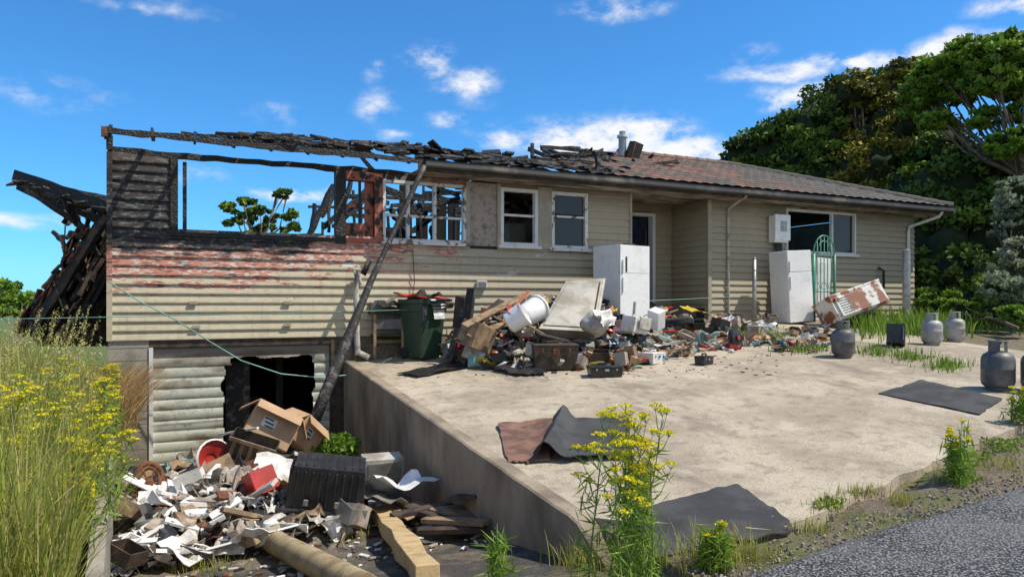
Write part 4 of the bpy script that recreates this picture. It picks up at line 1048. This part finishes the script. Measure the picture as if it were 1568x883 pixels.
def tree(name,blobs,mat,n,leaf,base,trunk=.35,core=.78,sub=22,subr=.42,flat=1.0,limbs=14,fork_k=.45):
    root=empty(name); Cs=[];T=[]; bb_=MB(); cb=MB()
    tot=sum(r**2 for c,r in blobs)
    for (c,r) in blobs:
        c=Vector(c)
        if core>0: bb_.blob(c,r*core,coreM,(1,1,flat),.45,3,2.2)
        ns=sub; per=int(n*r*r/tot/ns)+1
        for k in range(ns):
            d=Vector((random.gauss(0,1),random.gauss(0,1),random.gauss(0,1))).normalized()
            sc=c+Vector((d.x,d.y,d.z*flat))*r*U(.68,1.05); rr_=r*subr*U(.5,1.2); tb=U(-.28,.28)
            q=rng.normal(size=(per,3)); q/=np.linalg.norm(q,axis=1)[:,None]; q*=(rng.uniform(0,1,per)**.45)[:,None]
            P=np.array(sc)+q*rr_*np.array([1.1,1.1,.6]); Cs.append(P)
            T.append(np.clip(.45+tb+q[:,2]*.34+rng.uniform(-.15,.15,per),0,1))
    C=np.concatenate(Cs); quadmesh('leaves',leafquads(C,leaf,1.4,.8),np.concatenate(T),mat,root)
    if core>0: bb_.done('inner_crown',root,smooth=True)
    base=Vector(base); cen=sum((Vector(c) for c,r in blobs),Vector())/len(blobs)
    fork=base.lerp(cen,fork_k); cb.tube([base,base.lerp(fork,.5)+Vector((.1,0,0)),fork],[trunk,trunk*.8,trunk*.65],bark,10)
    for k in range(limbs):
        c,r=random.choice(blobs); e=Vector(c)+Vector((U(-.5,.5),U(-.5,.5),U(-.2,.5)))*r; m1=fork.lerp(e,.5)+Vector((U(-.4,.4),U(-.4,.4),U(-.5,.1)))
        cb.tube([fork,m1,e],[trunk*.4,trunk*.22,trunk*.06],bark,7)
        for _ in range(3):
            e2=e+Vector((U(-1,1),U(-1,1),U(0,1)))*r*.5; cb.tube([m1.lerp(e,.5),e2],[trunk*.12,.02],bark,5)
    cb.done('trunk_and_limbs',root,smooth=True); return root
def PB(L): return [(tuple(atd(x,y,d)),r*d/F) for (x,y,r,d) in L]
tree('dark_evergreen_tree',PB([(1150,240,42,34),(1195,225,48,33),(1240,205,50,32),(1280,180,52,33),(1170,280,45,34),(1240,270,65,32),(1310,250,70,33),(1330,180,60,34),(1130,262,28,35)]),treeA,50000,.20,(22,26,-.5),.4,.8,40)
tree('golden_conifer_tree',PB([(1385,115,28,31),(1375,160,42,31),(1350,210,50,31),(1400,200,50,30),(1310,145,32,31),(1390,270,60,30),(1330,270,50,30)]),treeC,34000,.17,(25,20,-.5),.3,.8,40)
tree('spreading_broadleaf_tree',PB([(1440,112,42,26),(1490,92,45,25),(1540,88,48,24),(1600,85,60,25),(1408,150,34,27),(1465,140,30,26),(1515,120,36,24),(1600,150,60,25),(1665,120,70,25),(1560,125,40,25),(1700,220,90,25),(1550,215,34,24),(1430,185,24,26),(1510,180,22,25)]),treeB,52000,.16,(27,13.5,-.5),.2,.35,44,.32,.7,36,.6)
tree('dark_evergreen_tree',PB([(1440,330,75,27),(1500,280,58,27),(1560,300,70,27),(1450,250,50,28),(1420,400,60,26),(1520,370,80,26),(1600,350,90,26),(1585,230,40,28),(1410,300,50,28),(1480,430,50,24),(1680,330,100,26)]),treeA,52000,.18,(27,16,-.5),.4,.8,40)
tree('silver_leaf_shrub',PB([(1562,300,32,19),(1575,350,40,19),(1560,395,30,18),(1590,420,40,18),(1545,350,22,19),(1530,440,24,17),(1560,450,30,17),(1620,380,60,19)]),silver,14000,.11,(18.5,9.5,-.5),.1,.6,18)
tree('garden_shrub',PB([(1440,465,24,19),(1470,472,20,18),(1520,480,22,17),(1420,475,18,19),(1560,485,22,16),(1490,465,26,19),(1410,455,20,20)]),weedm,8000,.09,(16,9,-.5),.04,.6,12,limbs=5)
pl=[]
for (x,y,s_) in ((362,335,18),(385,330,16),(405,318,12),(432,300,10),(436,330,14),(412,345,18),(380,312,10),(446,348,14),(352,320,8),(395,350,20)):
    for k in range(5): pl.append((x+U(-1,1)*s_,y+U(-.6,.6)*s_,U(3,7),U(41,43)))
tree('pine_tree',PB(pl),treeA,7000,.20,(4.5,41,-4),.2,0,6,.9,.7,26,.8)
tree('distant_bushes',PB([(10,455,18,30),(30,470,22,28),(50,462,14,30),(-30,460,40,32),(60,480,16,25),(100,475,16,26)]),weedm,8000,.18,(-5,28,-3),.15,.6,16,limbs=4)
tree('distant_bushes',PB([(20,442,10,50),(-20,440,14,50)]),treeA,2500,.25,(-6,48,-4),.15,.7,10,limbs=3)
b=MB()
for k in range(12): 
    p=atd(1395+k*22,420,30); b.box(p.x-.5,p.x+.5,p.y,p.y+.05,-.6,.9+.05*sin(k*3),dwood)
b.done('timber_fence')
# ------------------------------------------------------------------ camera
cam=bpy.data.cameras.new('camera'); co=bpy.data.objects.new('camera',cam); bpy.context.collection.objects.link(co)
cam.sensor_width=36; cam.lens=36*F/1568; cam.shift_y=(HZ-441.5)/1568; cam.clip_start=.05; cam.clip_end=3000
co.location=(0,0,0); co.rotation_euler=(radians(90),0,-HEAD); bpy.context.scene.camera=co
# ------------------------------------------------------------------ light
sv=Vector((1.38,-.95,2.6)).normalized(); el=math.asin(sv.z); az=math.atan2(sv.x,sv.y)
sun=bpy.data.lights.new('sun','SUN'); sun.energy=5.0; sun.angle=radians(.53); sun.color=(1,.94,.83)
so=bpy.data.objects.new('sun',sun); bpy.context.collection.objects.link(so); so.rotation_euler=sv.to_track_quat('Z','Y').to_euler(); so.location=(10,-10,20)
w=bpy.data.worlds.new('World'); bpy.context.scene.world=w; w.use_nodes=True; nt=w.node_tree; bg=nt.nodes['Background']
sk=nt.nodes.new('ShaderNodeTexSky'); sk.sky_type='NISHITA'; sk.sun_disc=False; sk.sun_elevation=el; sk.sun_rotation=az; sk.air_density=1.0; sk.dust_density=.2; sk.ozone_density=2.0
tc=nt.nodes.new('ShaderNodeTexCoord'); D=tc.outputs['Generated']
sp=nt.nodes.new('ShaderNodeSeparateXYZ'); nt.links.new(D,sp.inputs[0])
azn=math_(nt,'ARCTAN2',sp.outputs[0],sp.outputs[1]); eln=math_(nt,'ARCSINE',sp.outputs[2])
dn_=nt.nodes.new('ShaderNodeTexNoise'); dn_.inputs['Scale'].default_value=9; dn_.inputs['Detail'].default_value=4; nt.links.new(D,dn_.inputs['Vector'])
dsp=nt.nodes.new('ShaderNodeSeparateColor'); nt.links.new(dn_.outputs[1],dsp.inputs[0])
azd=math_(nt,'ADD',azn,math_(nt,'MULTIPLY',math_(nt,'SUBTRACT',dsp.outputs[0],.5),.07)); eld=math_(nt,'ADD',eln,math_(nt,'MULTIPLY',math_(nt,'SUBTRACT',dsp.outputs[1],.5),.045))
clouds=[(890,215,95,32,1),(1040,230,75,24,1),(965,205,80,26,1),(655,90,40,24,.7),(712,132,48,28,.7),(585,165,38,24,.5),(575,112,20,18,.45),(770,205,60,18,.6),(690,185,30,12,.5),(1380,82,200,14,.8),(1225,112,100,12,.7),(1230,148,60,20,.8),(1155,85,40,16,.5),(940,10,75,18,.6),(420,178,50,22,.36),(80,150,80,24,.36),(200,5,120,12,.42),(20,332,60,10,.6),(300,268,60,20,.45),(460,295,60,10,.75),(1560,5,60,14,.8),(610,205,30,10,.45)]
acc=None
for (x,y,sx,sy,wt) in clouds:
    r=ray(x,y).normalized(); a0=math.atan2(r.x,r.y); e0=math.asin(r.z)
    u=math_(nt,'MULTIPLY',math_(nt,'SUBTRACT',azd,a0),F/sx); v=math_(nt,'MULTIPLY',math_(nt,'SUBTRACT',eld,e0),F/sy)
    q=math_(nt,'ADD',math_(nt,'MULTIPLY',u,u),math_(nt,'MULTIPLY',v,v)); g=math_(nt,'MULTIPLY',math_(nt,'EXPONENT',math_(nt,'MULTIPLY',q,-.8)),wt)
    acc=g if acc is None else math_(nt,'MAXIMUM',acc,g)
n1=nt.nodes.new('ShaderNodeTexNoise'); n1.inputs['Scale'].default_value=22; n1.inputs['Detail'].default_value=7; n1.inputs['Roughness'].default_value=.62
nt.links.new(scl(nt,D,(1,1,1.9)),n1.inputs['Vector'])
den=math_(nt,'MULTIPLY',acc,math_(nt,'ADD',math_(nt,'MULTIPLY',n1.outputs[0],2.6),-.62)); den=maprange(nt,den,.10,.72)
skc=nt.nodes.new('ShaderNodeMix'); skc.data_type='RGBA'; skc.blend_type='MULTIPLY'; skc.inputs[0].default_value=1; nt.links.new(sk.outputs[0],skc.inputs[6]); skc.inputs[7].default_value=(.40,1.0,1.5,1)
# pale warm tone mixed into the unseen half of the sky behind the camera
back=maprange(nt,math_(nt,'MULTIPLY',sp.outputs[1],-1),.0,.6,0,.6)
sky_back=mixc(nt,back,skc.outputs[2],(5.2,5.0,4.6))
cl=mixc(nt,den,sky_back,(8.0,8.1,8.3))
nt.links.new(cl,bg.inputs[0]); bg.inputs[1].default_value=.12
sc=bpy.context.scene; sc.view_settings.view_transform='Standard'; sc.view_settings.look='None'; sc.view_settings.exposure=0
